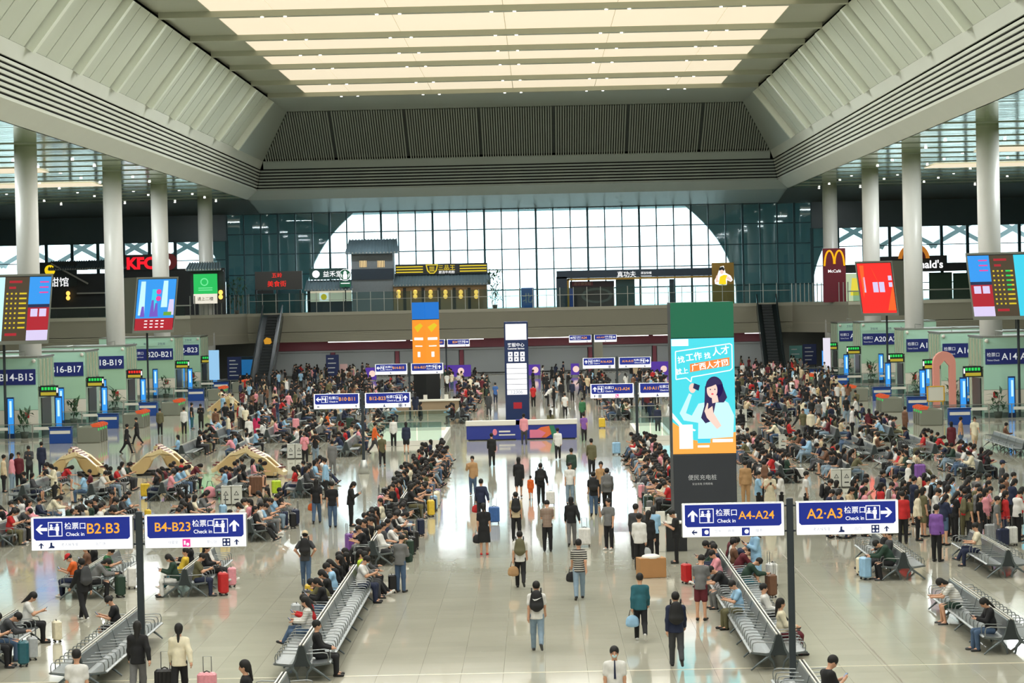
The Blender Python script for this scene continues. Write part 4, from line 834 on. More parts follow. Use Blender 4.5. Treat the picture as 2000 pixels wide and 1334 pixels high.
# turnstiles, desks and railings before each gate block
M_FLAG = emi('gate_flag', (232, 92, 44), .6); M_TURN = mat('turnstile_steel', srgb(150, 152, 140), .3, .6)
_ts = MB().rbox(-.11, .11, 0, 1.5, 0, 1.0, .04).mesh('turnstile_body', M_TURN); _tf = MB().ext([(-.02, 1.02), (.5, 1.02), (.62, 1.2), (.3, 1.26), (-.02, 1.16)], 'x', -.1, .1).mesh('turnstile_flag', M_FLAG); _tl = MB().box(-.112, .112, 0.05, .12, .8, .95).mesh('turnstile_lamp', E_GREEN); _tw = MB().box(-.02, .02, .3, 1.2, .35, .85).mesh('turnstile_flap', GLASS_B)
ORD = ['first', 'second', 'third', 'fourth', 'fifth', 'sixth', 'seventh', 'eighth', 'ninth', 'tenth', 'eleventh', 'twelfth', 'thirteenth', 'fourteenth', 'fifteenth', 'sixteenth', 'seventeenth', 'eighteenth', 'nineteenth', 'twentieth']+['%dth' % i if i % 10 not in (1, 2, 3) else '%d%s' % (i, {1: 'st', 2: 'nd', 3: 'rd'}[i % 10]) for i in range(21, 60)]
def gate_front(s, k):
    Y = GY[k]-8.0; num = (NUML if s < 0 else NUMR)[k]
    xs = CX+s*26.3
    for i in range(4):
        t = thing('turnstile', 'steel turnstile with orange flag, %s from near end, at gate %s' % (ORD[i], num), 'turnstile', (xs, Y-1.2+i*.95, 0), s*PI/2*-1, 'turnstiles at gate '+num)
        link('body', _ts, t); link('flag', _tf, t); link('lamp', _tl, t); link('flap', _tw, t)
    t = thing('gate_desk', 'blue staff desk beside the turnstiles of gate %s' % num, 'desk', (xs+s*2.6, Y-1.2, 0)); MB().rbox(-.75, .75, 0, .7, 1.0, 1.08, .02).build('desk_top', M_DBL, t); MB().box(-.7, .7, .05, .65, 0, 1.0).build('desk_body', mat('desk_royal', srgb(24, 70, 150), .35), t); bar(t, -.65, .65, .62, .82, .05, M_WHITE, 'white_band')
    t = thing('railing', 'steel crowd railing with white notice strips at gate %s' % num, 'railing', (xs+s*.6, Y+2.6, 0)); L = 7.6
    for i in range(6): MB().cyl((s*i*1.5, 0, 0), (s*i*1.5, 0, 1.1), .035, 8).build('post', M_STEEL, t)
    for z in (.15, 1.1): MB().box(min(0, s*7.5), max(0, s*7.5), -.025, .025, z-.025, z+.025).build('rail', M_STEEL, t)
    for i in range(5):
        MB().box(min(s*(i*1.5+.06), s*(i*1.5+1.44)), max(s*(i*1.5+.06), s*(i*1.5+1.44)), -.008, .008, .2, 1.05).build('glass_panel', GLASS_B, t)
        if i % 2 == 0: bar(t, min(s*(i*1.5+.1), s*(i*1.5+1.4)), max(s*(i*1.5+.1), s*(i*1.5+1.4)), .72, .92, -.012, M_WHITE, 'notice_strip')
for k in range(5):
    for s in (-1, 1): gate_front(s, k)
# potted plants by the totems
M_LEAF = mat('leaf_green', srgb(52, 86, 54), .5, noise=.25, nscale=6); M_POT = mat('planter', srgb(90, 84, 74), .6)
_leaf = MB().add([(0, 0, 0), (.05, .12, .2), (.0, .34, .3), (-.05, .12, .2)], [(0, 1, 2, 3)]).mesh('leaf', M_LEAF)
def plant(label, X, Y, z=0., h=1.3, n=36, w_=.55):
    t = thing('potted_plant', label, 'plant', (X, Y, z)); MB().cyl((0, 0, 0), (0, 0, .45), .22, 12, .3).build('pot', M_POT, t, None, True); rnd = random.Random(int(X*100)+int(Y))
    for i in range(3): a = rnd.random()*6.28; MB().tube([(0, 0, .4), (.1*math.cos(a), .1*math.sin(a), h*.5), (.25*w_*math.cos(a), .25*w_*math.sin(a), h*.9)], [.03, .025, .015], 5).build('stem', M_POT, t)
    for i in range(n):
        a = rnd.random()*6.28; zz = .45+rnd.random()*(h-.5); r_ = w_*.35*rnd.random(); link('leaf', _leaf, t, (r_*math.cos(a), r_*math.sin(a), zz), (rnd.uniform(-.9, .4), 0, a+rnd.uniform(-.5, .5)), scale=(2.0, 1.5+rnd.random(), 1.6))
for k in range(5):
    for s in (-1, 1): plant('leafy potted plant between the totems of gate %s' % (NUML if s < 0 else NUMR)[k], CX+s*32.0+s*.6, GY[k]-1.9, 0, 1.7, 34, 1.1)
# ------------------------------------------------------------------ big slanted screens by the columns
def big_screen(label, s, xc, ztop, w_, h, Y, content):
    T_ = .3; t = thing('video_screen', label, 'screen', (xc, Y, ztop-h), -s*.5); t.rotation_euler = (T_, 0, -s*.5); e = math.sin(T_)*(h+.15); zt = math.cos(T_)*(h+.15); f = bar(t, -w_/2, w_/2, 0, h, .03, M_BLACK, 'screen_face', .03); content(f, w_, h)
    mb = MB().ext([(.06, -.2), (-e+.02, zt), (3.0, zt), (3.0, -.2)], 'x', -w_/2-.12, w_/2+.12); c = mb.build('cabinet', M_GREYBOX, t); c.rotation_euler = (-T_, 0, 0)
    c = MB().cyl((0, 1.6, -6.7), (0, 1.6, -.1), .09, 10).build('support_post', M_POST, t); c.rotation_euler = (-T_, 0, 0); return t
E_BROWN = emi('led_brown', (78, 66, 50), .8); E_BRICK = emi('led_brick', (178, 30, 48), .9); E_LAV = emi('led_lavender', (214, 202, 238), 1.); E_TREE = emi('led_treeline', (30, 46, 84), .8)
def timetable(poster_left):
    def c(f, w_, h):
        pw_ = w_*.3; x0 = -w_/2 if poster_left else w_/2-pw_; x1 = x0+pw_; bar(f, x0, x1, h*.52, h-.05, -.005, E_SKY, 'poster_sky'); bar(f, x0, x1, h*.17, h*.52, -.005, E_BRICK, 'poster_red'); bar(f, x0, x1, .05, h*.17, -.005, E_LAV, 'poster_foot')
        bar(f, x0, x1, h*.52, h*.57, -.009, E_TREE, 'poster_treeline')
        for k in range(2): bar(f, x0+.2+k*.6, x0+.68+k*.6, h*.38, h*.5, -.009, E_LAV, 'poster_glyph')
        for k in range(3): bar(f, x1-.75, x1-.15, h*(.9-k*.08), h*(.92-k*.08), -.009, E_PINK, 'poster_line')
        bw = w_*.34; b0 = x1 if poster_left else x0-bw; bar(f, b0, b0+bw, .05, h-.05, -.005, E_BROWN, 'timetable')
        for k in range(2): bar(f, b0+.3, b0+bw-.5-.4*k, h*(.9-.09*k), h*(.935-.09*k), -.009, E_BRICK, 'timetable_title')
        for k in range(8):
            for q in range(5): bar(f, b0+.15+q*(bw-.2)/5, b0+.15+q*(bw-.2)/5+(.12, .12, .12, .34, .2)[q], h*(.2+k*.075), h*(.225+k*.075), -.009, E_GREEN if (poster_left and q == 3 and k > 2) else E_YELLOW, 'timetable_entry')
        bar(f, b0+.2, b0+bw*.6, h*.09, h*.13, -.009, E_BRICK, 'timetable_note'); q0, q1 = (b0+bw, w_/2) if poster_left else (-w_/2, b0); bar(f, q0, q1, .05, h-.05, -.005, E_CYAN if poster_left else E_TOP, 'advert')
    return c
def travel_ad(f, w_, h):
    bar(f, -w_/2+.05, w_/2-.05, h*.24, h-.05, -.005, E_SKY, 'advert_sky'); bar(f, -w_/2+.05, w_/2-.05, .05, h*.24, -.005, E_BRICK, 'advert_red')
    for x, a, b, m in ((-.35, .3, .95, E_TOP), (-.05, .3, .8, E_CYAN), (.22, .45, .96, E_TOP), (.4, .3, .6, E_LAV)): flat(f, 'advert_tower', [(x*w_-.3, a*h), (x*w_+.3, a*h), (x*w_+.22, b*h), (x*w_-.2, b*h)], -.009, m)
    E_PUR = emi('print_purple', (120, 90, 200), .9)
    for x, q in ((-.32, .2), (-.08, .32), (.02, .26)): flat(f, 'advert_figure', [(x*w_-.22, h*.27), (x*w_+.22, h*.27), (x*w_+.1, h*(.27+q)), (x*w_-.1, h*(.27+q))], -.013, E_PUR)
    bar(f, .22*w_, .42*w_, .29*h, .36*h, -.013, emi('print_green', (110, 170, 60), .9), 'advert_lawn')
    for k in range(2): flat(f, 'advert_title', disc(.06*w_, h*(.62+.13*k), .24, 10), -.014, E_PINK)
    for r_ in range(3):
        for q in range(4): bar(f, -.25*w_+q*.14*w_, -.25*w_+q*.14*w_+.28, h*(.06+.06*r_), h*(.08+.06*r_), -.009, E_WHITE, 'advert_word')
def red_ad(f, w_, h):
    bar(f, -w_/2+.05, w_/2-.05, .05, h-.05, -.005, emi('advert_red', (250, 44, 40), 1.), 'advert_red'); E_O = emi('advert_flame', (252, 100, 40), 1.)
    flat(f, 'flame', [(-.42*w_, .95*h), (-.3*w_, .95*h), (-.34*w_, .5*h), (-.4*w_, .3*h)], -.009, E_O); flat(f, 'flame', [(-.1*w_, .92*h), (.02*w_, .7*h), (.1*w_, .55*h), (-.02*w_, .75*h)], -.009, E_O); flat(f, 'flame', [(.48*w_, .6*h), (.48*w_, .06*h), (.25*w_, .06*h)], -.009, E_O)
    for k in range(2): bar(f, -.1*w_+k*.18*w_, .05*w_+k*.18*w_, .42*h, .62*h, -.009, E_LAV, 'advert_glyph')
    bar(f, -.36*w_, -.31*w_, .42*h, .72*h, -.009, E_LAV, 'advert_pill')
    for k in range(2): bar(f, .36*w_, .46*w_, (.52+.13*k)*h, (.61+.13*k)*h, -.009, E_LAV, 'advert_line')
big_screen('slanted timetable screen beside nearest left column', -1, at_y(20, 600, 176)[0], 11.05, 4.9, 4.5, 176, timetable(False))
big_screen('slanted blue city advert screen among the left columns', -1, at_y(298, 590, 238)[0], 11.25, 3.7, 4.85, 238, travel_ad)
big_screen('slanted red advert screen among the right columns', 1, at_y(1718, 560, 238)[0], 11.3, 3.3, 4.75, 238, red_ad)
big_screen('slanted timetable screen beside nearest right column', 1, at_y(1972, 560, 176)[0], 11.1, 4.9, 4.3, 176, timetable(True))
b = thing('hanging_display', 'black hanging display reading A24 behind right gate blocks', 'display', (at_y(1985, 650, 262)[0], 262, 5.6)); MB().box(-1.9, 1.9, 0, .3, 0, 1.3).build('casing', M_BLACK, b); bar(b, -1.7, .2, .75, .95, 0, E_GREEN, 'led_text'); bar(b, -1.5, 0, .3, .5, 0, E_GREEN, 'led_text'); lettering('A24', b, 1.05, .65, -.01, h=.65, m=E_WHITE, bold=.02); MB().cyl((0, .15, -5.6), (0, .15, 0), .06, 8).build('support_post', M_POST, b)
# ------------------------------------------------------------------ food court on the mezzanine
SY = 297.0; M_TILE = mat('roof_tile_grey', srgb(92, 110, 118), .5, noise=.15, nscale=2); M_BRICKG = mat('grey_brick', srgb(116, 122, 126), .7, noise=.12, nscale=4); M_WOODT = mat('tan_wall', srgb(140, 120, 92), .6, noise=.1, nscale=2); M_SLATE = mat('slate_board', srgb(34, 48, 62), .45); M_EAVE = mat('eave_end', srgb(170, 168, 160), .5)
E_LAMP = emi('lantern_glow', (255, 196, 90), 1.6); E_WIN = emi('lit_window', (236, 206, 150), 1.0); M_COAL = mat('charcoal_board', srgb(36, 40, 44), .5)
def tiled_roof(t, x0, x1, z0, z1, y0, y1, over=.3, n=None):
    e = MB().add([(x0-over, y0-.6, z0), (x1+over, y0-.6, z0), (x1, y1, z1), (x0, y1, z1), (x0-over, y0-.6, z0-.12), (x1+over, y0-.6, z0-.12), (x1, y1, z1-.1), (x0, y1, z1-.1)], [(0, 1, 2, 3), (4, 7, 6, 5), (0, 4, 5, 1), (1, 5, 6, 2), (2, 6, 7, 3), (3, 7, 4, 0)]).build('roof', M_TILE, t)
    n = n or int((x1-x0)/.35)
    for i in range(n+1):
        u = i/n; a = (x0-over+(x1-x0+2*over)*u, y0-.6, z0+.05); MB().tube([a, (x0+(x1-x0)*u, y1, z1+.05)], .07, 5).build('tile_row', M_TILE, e); MB().cyl((a[0], a[1]-.06, a[2]-.03), (a[0], a[1], a[2]-.03), .08, 6).build('eave_tile', M_EAVE, e)
    return e
def shop(label, loc=(0, 0, 0)): return thing('food_stall', label, 'shop', loc)
def rbx(t, name, x0, y0, x1, y1, Y, th, m): a, b, c, d = rect(x0, y0, x1, y1, Y); c = 7.4 if c < 8.3 else c; return MB().box(a, b, Y, Y+th, c, d).build(name, m, t), (a, b, c, d)
# tower house
t = shop('grey brick tower house with tiled roof and two lit windows'); _, q = rbx(t, 'wall', 687, 495, 768, 604, SY, 4, M_BRICKG); rbx(t, 'dark_band', 686, 525, 769, 546, SY-.1, .1, M_SLATE)
a, b, c, d = rect(677, 467, 776, 494, SY); tiled_roof(t, a+.2, b-.2, c, d, SY, SY+2.2, .3)
for x0, x1 in ((702, 716), (737, 751)):
    o, q = rbx(t, 'window', x0, 509, x1, 522, SY-.05, .05, E_WIN)
    for k in range(4): xx = q[0]+(q[1]-q[0])*(k+.5)/4; MB().box(xx-.03, xx+.03, SY-.08, SY-.05, q[2], q[3]).build('window_bar', M_COAL, o)
# beef noodle house, yellow sign
t = shop('noodle house with yellow striped sign, tiled eave and lanterns'); rbx(t, 'wall', 768, 556, 951, 604, SY, 4, M_WOODT); a, b, c, d = rect(771, 534, 956, 556, SY); tiled_roof(t, a, b, c, d, SY, SY+1.5, .1)
o, q = rbx(t, 'sign_board', 772, 515, 952, 535, SY+.9, .2, M_COAL); yb = SY+.88; zc = (q[2]+q[3])/2
for x0, x1 in ((q[0]+.1, q[0]+3.1), (q[1]-3.1, q[1]-.1)):
    for k in range(3): bar(o, x0, x1, zc-.38+k*.3, zc-.25+k*.3, yb, E_YELLOW, 'sign_stripe')
lettering('三品王', o, q[0]+5.75, zc+.12, yb, wd=1.9, m=E_YELLOW, bold=.006); lettering('原汤牛肉粉', o, q[0]+5.75, zc-.38, yb, wd=1.8, m=E_WHITE, bold=.006)
cx_ = q[0]+4.1; flat(o, 'bowl_emblem', [(cx_-.7, zc+.5), (cx_+.7, zc+.5), (cx_+.55, zc-.2), (cx_+.25, zc-.52), (cx_-.25, zc-.52), (cx_-.55, zc-.2)], yb, E_YELLOW); flat(o, 'bowl_inner', [(cx_-.56, zc+.4), (cx_+.56, zc+.4), (cx_+.42, zc-.15), (cx_+.2, zc-.4), (cx_-.2, zc-.4), (cx_-.42, zc-.15)], yb-.006, M_COAL)
for k in range(3): bar(o, cx_-.28, cx_+.28, zc-.25+k*.2, zc-.15+k*.2, yb-.012, E_YELLOW, 'bowl_stripe')
_lan = MB().sph((0, 0, 0), .24, 10, 7, 1.1).mesh('lantern', E_LAMP, True)
for i, x in enumerate((778.5, 811, 841, 870, 900, 930)):
    for j, yy in enumerate((570.5, 579)): p = at_y(x, yy, SY-.3); link('lantern', _lan, t, p)
for x in (790, 826, 857, 887, 916): rbx(t, 'doorway', x-2.5, 562, x+3.5, 603, SY-.05, .06, M_COAL)
# drinks kiosk with the green round emblem
t = shop('small drinks kiosk with green sign board, beside tower house'); rbx(t, 'interior', 603, 567, 687, 604, SY+1.5, .3, mat('cream_interior_glow', srgb(214, 206, 180), .5, emit=srgb(214, 206, 180), es=.7)); rbx(t, 'counter', 603, 589, 687, 604, SY, .8, M_SLATE); rbx(t, 'post', 600, 566, 606, 604, SY, .3, M_COAL)  # cream interior glows by emission, standing in for light inside the kiosk
a, b, c, d = rect(598, 547, 687, 566, SY); tiled_roof(t, a, b, c, d, SY, SY+1.4, .1); o, q = rbx(t, 'sign_board', 604, 524, 677, 546, SY+.9, .2, mat('deep_green_board', srgb(36, 74, 72), .5)); lettering('益禾堂', o, q[0]+2.6, (q[2]+q[3])/2, SY+.88, wd=2.1, m=E_WHITE, bold=.006); flat(o, 'round_emblem', disc(q[0]+.75, (q[2]+q[3])/2, .42, 16), SY+.88, E_WHITE)
o, q = rbx(t, 'menu_picture', 624, 572, 641, 588, SY+1.4, .08, E_WHITE); flat(o, 'menu_fruit', disc((q[0]+q[1])/2, (q[2]+q[3])/2, .34, 14), SY+1.39, E_YELLOW)
t = thing('round_sign', 'round green coffee sign on a dark bracket by tower house', 'sign', at_y(674, 537, SY-.6)); M_COFG = emi('coffee_green', (16, 92, 62), .8)
MB().cyl((0, 0, 0), (0, .12, 0), .66, 24).build('disc', E_WHITE, t, (0, 0, .0)); MB().cyl((0, -.02, 0), (0, 0, 0), .6, 24).build('green_disc', M_COFG, t)
flat(t, 'crowned_figure', [(-.2, -.5), (.2, -.5), (.26, -.05), (.16, .2), (.2, .3), (0, .5), (-.2, .3), (-.16, .2), (-.26, -.05)], -.03, E_WHITE)
for s in (-1, 1): flat(t, 'figure_tail', [(s*.34, -.35), (s*.5, -.1), (s*.5, .2), (s*.38, .1)], -.03, E_WHITE)
MB().box(-.6, .6, 0, .15, -1.35, -.72).build('bracket_board', M_COFG, t); bar(t, -.5, .5, -.98, -.88, 0, E_WHITE, 'white_line'); MB().box(-.06, .06, 0, .1, at_y(674, 537, SY-.6)[2]*-1+7.4, -1.3).build('post', M_COAL, t)
# street-food gate with red letters
t = shop('dark gateway of the food street with red glowing letters'); o, q = rbx(t, 'board', 498, 530, 590, 566, SY, .5, mat('taupe_board2', srgb(62, 60, 58), .5)); zc = (q[2]+q[3])/2; lettering('五岭', o, (q[0]+q[1])/2-.15, zc+.6, SY-.02, wd=1.15, m=E_RED, bold=.006); lettering('美食街', o, (q[0]+q[1])/2-.2, zc-.35, SY-.02, wd=2.1, m=E_RED, bold=.006)
for x in (500, 541, 587): rbx(t, 'frame_post', x-1.5, 566, x+1.5, 604, SY, .4, M_COAL)
rbx(t, 'dark_lintel', 502, 567, 534, 574, SY-.1, .3, M_BLACK); rbx(t, 'screen_wall', 503, 575, 539, 604, SY+2, .2, mat('teal_glazing', srgb(52, 88, 92), .2)); rbx(t, 'screen_wall', 543, 566, 586, 604, SY+2, .2, mat('teal_glazing2', srgb(66, 110, 122), .2))
# rice restaurant with navy frame and golden panel
t = shop('restaurant front with navy frame, gold trim and white brush lettering'); o, q = rbx(t, 'frame_top', 1087, 526, 1392, 541, SY, 1.0, M_SLATE); rbx(t, 'frame_side', 1087, 541, 1108, 604, SY, 1.0, M_SLATE); M_GOLDB = mat('gold_board', srgb(166, 128, 50), .4, .3); rbx(t, 'gold_trim', 1108, 541, 1392, 545, SY+.05, .5, M_GOLDB); rbx(t, 'gold_trim', 1108, 545, 1112, 604, SY+.05, .5, M_GOLDB)
zc = (q[2]+q[3])/2-.1; lettering('真功夫', o, q[0]+7.8, zc, SY-.02, wd=2.1, m=E_WHITE, bold=.006); lettering('蒸饭快餐', o, q[0]+10, zc+.1, SY-.02, wd=1.2, m=E_WHITE, bold=.006); bar(o, q[0]+9.4, q[0]+10.6, zc-.25, zc-.2, SY-.01, E_WHITE)
rbx(t, 'dark_poster', 1113, 549, 1200, 604, SY+1.2, .1, mat('plum_poster', srgb(52, 34, 44), .5)); rbx(t, 'blue_panel', 1112, 563, 1120, 602, SY+.6, .1, mat('panel_blue', srgb(44, 76, 170), .4)); o, q2 = rbx(t, 'poster_title', 1117, 550, 1158, 558, SY+1.15, .03, M_MAROON); lettering('合计挣劳动', o, (q2[0]+q2[1])/2, (q2[2]+q2[3])/2, SY+1.14, wd=1.9, m=mat('title_tan', srgb(170, 140, 110), .5))
P0 = at_y(1166, 577, SY+1.15); flat(t, 'poster_ring', [(P0[0]+a*math.cos(x), P0[2]+b*math.sin(x)) for a, b, r_ in ((1.75, .85, 0),) for x in [k*PI/10 for k in range(20)]], SY+1.19, mat('ring_grey', srgb(96, 96, 96), .5)); flat(t, 'poster_ring', [(P0[0]+1.4*math.cos(k*PI/10), P0[2]+.62*math.sin(k*PI/10)) for k in range(20)], SY+1.18, mat('plum_poster', srgb(52, 34, 44), .5))
rbx(t, 'pillar', 1308, 545, 1317, 604, SY+.3, .6, M_SLATE); rbx(t, 'side_screen', 1203, 545, 1240, 604, SY+1.5, .1, mat('teal_glazing', (1, 1, 1), .2))
t = thing('gold_sign_panel', 'tall gold panel with emblem of a fighter in yellow shirt', 'sign', (0, 0, 0)); o, q = rbx(t, 'panel', 1391, 513, 1434, 604, SY-.6, .5, mat('gold_panel', srgb(150, 116, 46), .4, .2)); cx_, cz = (q[0]+q[1])/2, q[3]-1.75; yb = SY-.62; E_SHIRT = emi('print_yellow', (244, 214, 20), 1.)
flat(o, 'outline', [(cx_-.95, cz-.2), (cx_-.6, cz+.45), (cx_-.3, cz+1.3), (cx_+.1, cz+1.42), (cx_+.3, cz+.6), (cx_+.85, cz+.3), (cx_+1.08, cz-.2), (cx_+.85, cz-.4), (cx_+.45, cz-.2), (cx_+.4, cz-.75), (cx_-.4, cz-.75), (cx_-.9, cz-.6)], yb, E_WHITE)
flat(o, 'shirt', [(cx_-.5, cz-.6), (cx_-.35, cz+.2), (cx_+.1, cz+.4), (cx_+.5, cz+.35), (cx_+.3, cz-.1), (cx_+.35, cz-.65), (cx_, cz-.72)], yb-.006, E_SHIRT); flat(o, 'arm', [(cx_-.85, cz-.45), (cx_-.75, cz+.3), (cx_-.55, cz+.45), (cx_-.6, cz-.1), (cx_-.4, cz-.35)], yb-.006, E_FLESH); flat(o, 'arm', [(cx_+.5, cz+.3), (cx_+.98, cz-.15), (cx_+.8, cz-.3), (cx_+.35, cz-.05)], yb-.006, E_FLESH)
flat(o, 'head', disc(cx_-.12, cz+.75, .26, 14, .85), yb-.006, E_FLESH); flat(o, 'hair', [(cx_-.42, cz+.85), (cx_-.4, cz+1.2), (cx_, cz+1.32), (cx_+.2, cz+1.05), (cx_+.12, cz+.8), (cx_-.1, cz+.98)], yb-.012, M_BLACK)
t = thing('direction_box', 'blue box marked 北 standing behind the glass balustrade', 'sign', (0, 0, 0)); o, q = rbx(t, 'casing', 1018, 562, 1043, 603, 291.2, .5, mat('direction_blue', srgb(40, 90, 160), .4, emit=srgb(30, 70, 130), es=.4)); lettering('北', o, (q[0]+q[1])/2, (q[2]+q[3])/2, 291.19, wd=1.1, m=M_PALE, bold=.006)
# burger restaurant, right end bay
M_BURG = mat('burger_maroon', srgb(112, 24, 42), .45); E_ARCHY = emi('arch_yellow', (250, 180, 20), 1.)
t = thing('gold_arch_sign', 'maroon tower sign with golden arches and McCafé lettering', 'sign', (0, 0, 0)); o, q = rbx(t, 'panel', 1608, 485, 1652, 588, 281.6, .6, M_BURG); cx_ = (q[0]+q[1])/2; zt = q[3]; mb = MB()
for s in (-1, 1):
    pts = [(cx_+s*(.52-.5*math.cos(u)), zt-1.75+1.5*math.sin(u)) for u in [k*PI/14 for k in range(15)]]; pts = [(cx_+s*.04, zt-1.65)]+pts[1:-1]+[(cx_+s*1.05, zt-1.85)]
    mb.tube([(p[0], 281.56, p[1]) for p in pts], .1, 5)
mb.build('golden_arches', E_ARCHY, o); lettering('McCafé', o, cx_, zt-2.4, 281.58, wd=1.35, m=E_WHITE, bold=.01)
t = shop('burger restaurant with black fascia and white lettering behind right columns'); rbx(t, 'fascia', 1652, 515, 1990, 530, 299, .6, M_COAL); o, q = rbx(t, 'fascia_end', 1700, 500, 1850, 530, 298.8, .2, M_COAL); lettering("McDonald's", o, at_y(1793, 517, 298.8)[0], (q[2]+q[3])/2-.1, 298.78, wd=5.6, m=E_WHITE, bold=.025)
rbx(t, 'interior', 1815, 532, 1860, 592, 300, .2, mat('green_interior', srgb(40, 70, 52), .6)); rbx(t, 'interior', 1862, 532, 1990, 592, 300.2, .2, mat('green_interior', (0, 0, 0), .6)); o, q = rbx(t, 'lit_picture', 1652, 534, 1690, 588, 298.5, .1, emi('lit_green', (190, 210, 170), .9)); flat(o, 'drink_cup', [(q[0]+.5, q[2]+.6), (q[0]+1.9, q[2]+.6), (q[0]+1.9, q[3]-.6), (q[0]+.7, q[3]-.5)], 298.48, emi('lit_yellow', (232, 214, 70), .95))
p = at_y(1785, 505, 298.4); flat(t, 'round_arch', [(p[0]+1.75*math.cos(u), p[2]+1.7*math.sin(u)) for u in [k*PI/16 for k in range(17)]], 298.45, emi('arch_orange', (214, 130, 40), .7), .1); flat(t, 'round_field', [(p[0]+1.3*math.cos(u), p[2]+1.2*math.sin(u)) for u in [k*PI/16 for k in range(17)]], 298.34, M_BURG, .05)
# fried chicken shop and neighbours, left end bay
t = shop('fried chicken shop with red KFC letters behind left columns'); rbx(t, 'wall', 245, 525, 440, 604, 299.5, .5, M_COAL); o, q = rbx(t, 'sign_board', 240, 497, 345, 527, 299.2, .3, mat('dark_sign', srgb(40, 44, 46), .5)); E_KRED = emi('letter_red', (246, 20, 40), 1.1); k_ = lettering('KFC', o, at_y(275, 515, 299.1)[0], (q[2]+q[3])/2-.1, 299.15, wd=3.2, m=E_KRED, bold=.05)
p = at_y(329, 511, 299); flat(t, 'round_emblem', disc(p[0], p[2], .95, 24), 299.1, mat('emblem_dark_red', srgb(150, 24, 34), .4)); flat(t, 'round_emblem_inner', disc(p[0]-.3, p[2]-.1, .55, 18), 299.05, E_WHITE)
a, b, c, d = rect(370, 513, 428, 527, 282); tiled_roof(t, a, b, c, d, 281.6, 282.6, .25, 12); rbx(t, 'front_house', 372, 528, 436, 592, 281.8, .8, M_COAL); rbx(t, 'lantern_post', 427, 530, 438, 592, 281.4, .3, M_COAL)
for yy in (571, 580): link('lantern', _lan, t, at_y(431, yy, 281.1))
t = thing('hanging_sign', 'green and white hanging notice reading 请上二楼', 'sign', (0, 0, 0)); o, q = rbx(t, 'green_board', 378, 535, 424, 574, 280.4, .3, emi('notice_green', (30, 190, 90), .95)); flat(o, 'emblem_ring', disc((q[0]+q[1])/2-.1, q[3]-.85, .42, 16), 280.39, emi('notice_green_light', (110, 226, 150), 1.)); flat(o, 'emblem_core', disc((q[0]+q[1])/2-.1, q[3]-.85, .3, 16), 280.38, emi('notice_green', (0, 0, 0)))
for k in range(2): bar(o, q[0]+.5, q[1]-.5, q[2]+.35+k*.22, q[2]+.45+k*.22, 280.39, emi('notice_green_light', (0, 0, 0)))
o, q = rbx(t, 'white_board', 378, 574, 424, 593, 280.4, .3, mat('notice_white', srgb(236, 228, 214), .5, emit=srgb(236, 228, 214), es=.5)); lettering('请上二楼', o, (q[0]+q[1])/2, (q[2]+q[3])/2, 280.39, wd=1.7, m=M_BLACK, bold=.006)
t = shop('dark noodle shop with yellow round lamp sign at far left'); rbx(t, 'wall', 78, 535, 205, 606, 299.5, .5, M_COAL); o, q = rbx(t, 'gable', 60, 512, 150, 560, 299.2, .2, mat('dark_gable', srgb(30, 42, 44), .5)); a, b, c, d = rect(97, 510, 170, 526, 299); tiled_roof(t, a, b, c, d, 299.3, 300.2, .1, 16); a, b, c, d = rect(172, 508, 245, 524, 299); tiled_roof(t, a, b, c, d, 299.3, 300.2, .1, 16)
p = at_y(97, 528, 299); flat(t, 'round_lamp', disc(p[0], p[2], .6, 20), 299.1, emi('lamp_yellow', (250, 214, 30), 1.)); lettering('煌甜馆', t, at_y(105, 551, 299)[0], at_y(105, 551, 299)[2], 299.1, wd=3.3, m=E_WHITE, bold=.006)
for yy in (573, 582): link('lantern', _lan, t, at_y(133, yy, 298.8))
P = [at_y(x, y, 298.9) for x, y in ((100, 515), (172, 554))]; MB().tube(P, .12, 4).build('gable_edge', M_EAVE, t); rbx(t, 'eave', 150, 571, 205, 574, 298.8, .3, M_EAVE)
for i, (x, y, h) in enumerate(((967, 604, 4.2), (462, 612, 4.0))): p = at_y(x, y, 294); plant('%s indoor tree on the mezzanine' % ('slender dark', 'bushy dark')[i], p[0], 294, 7.4, h, 110, 2.6)
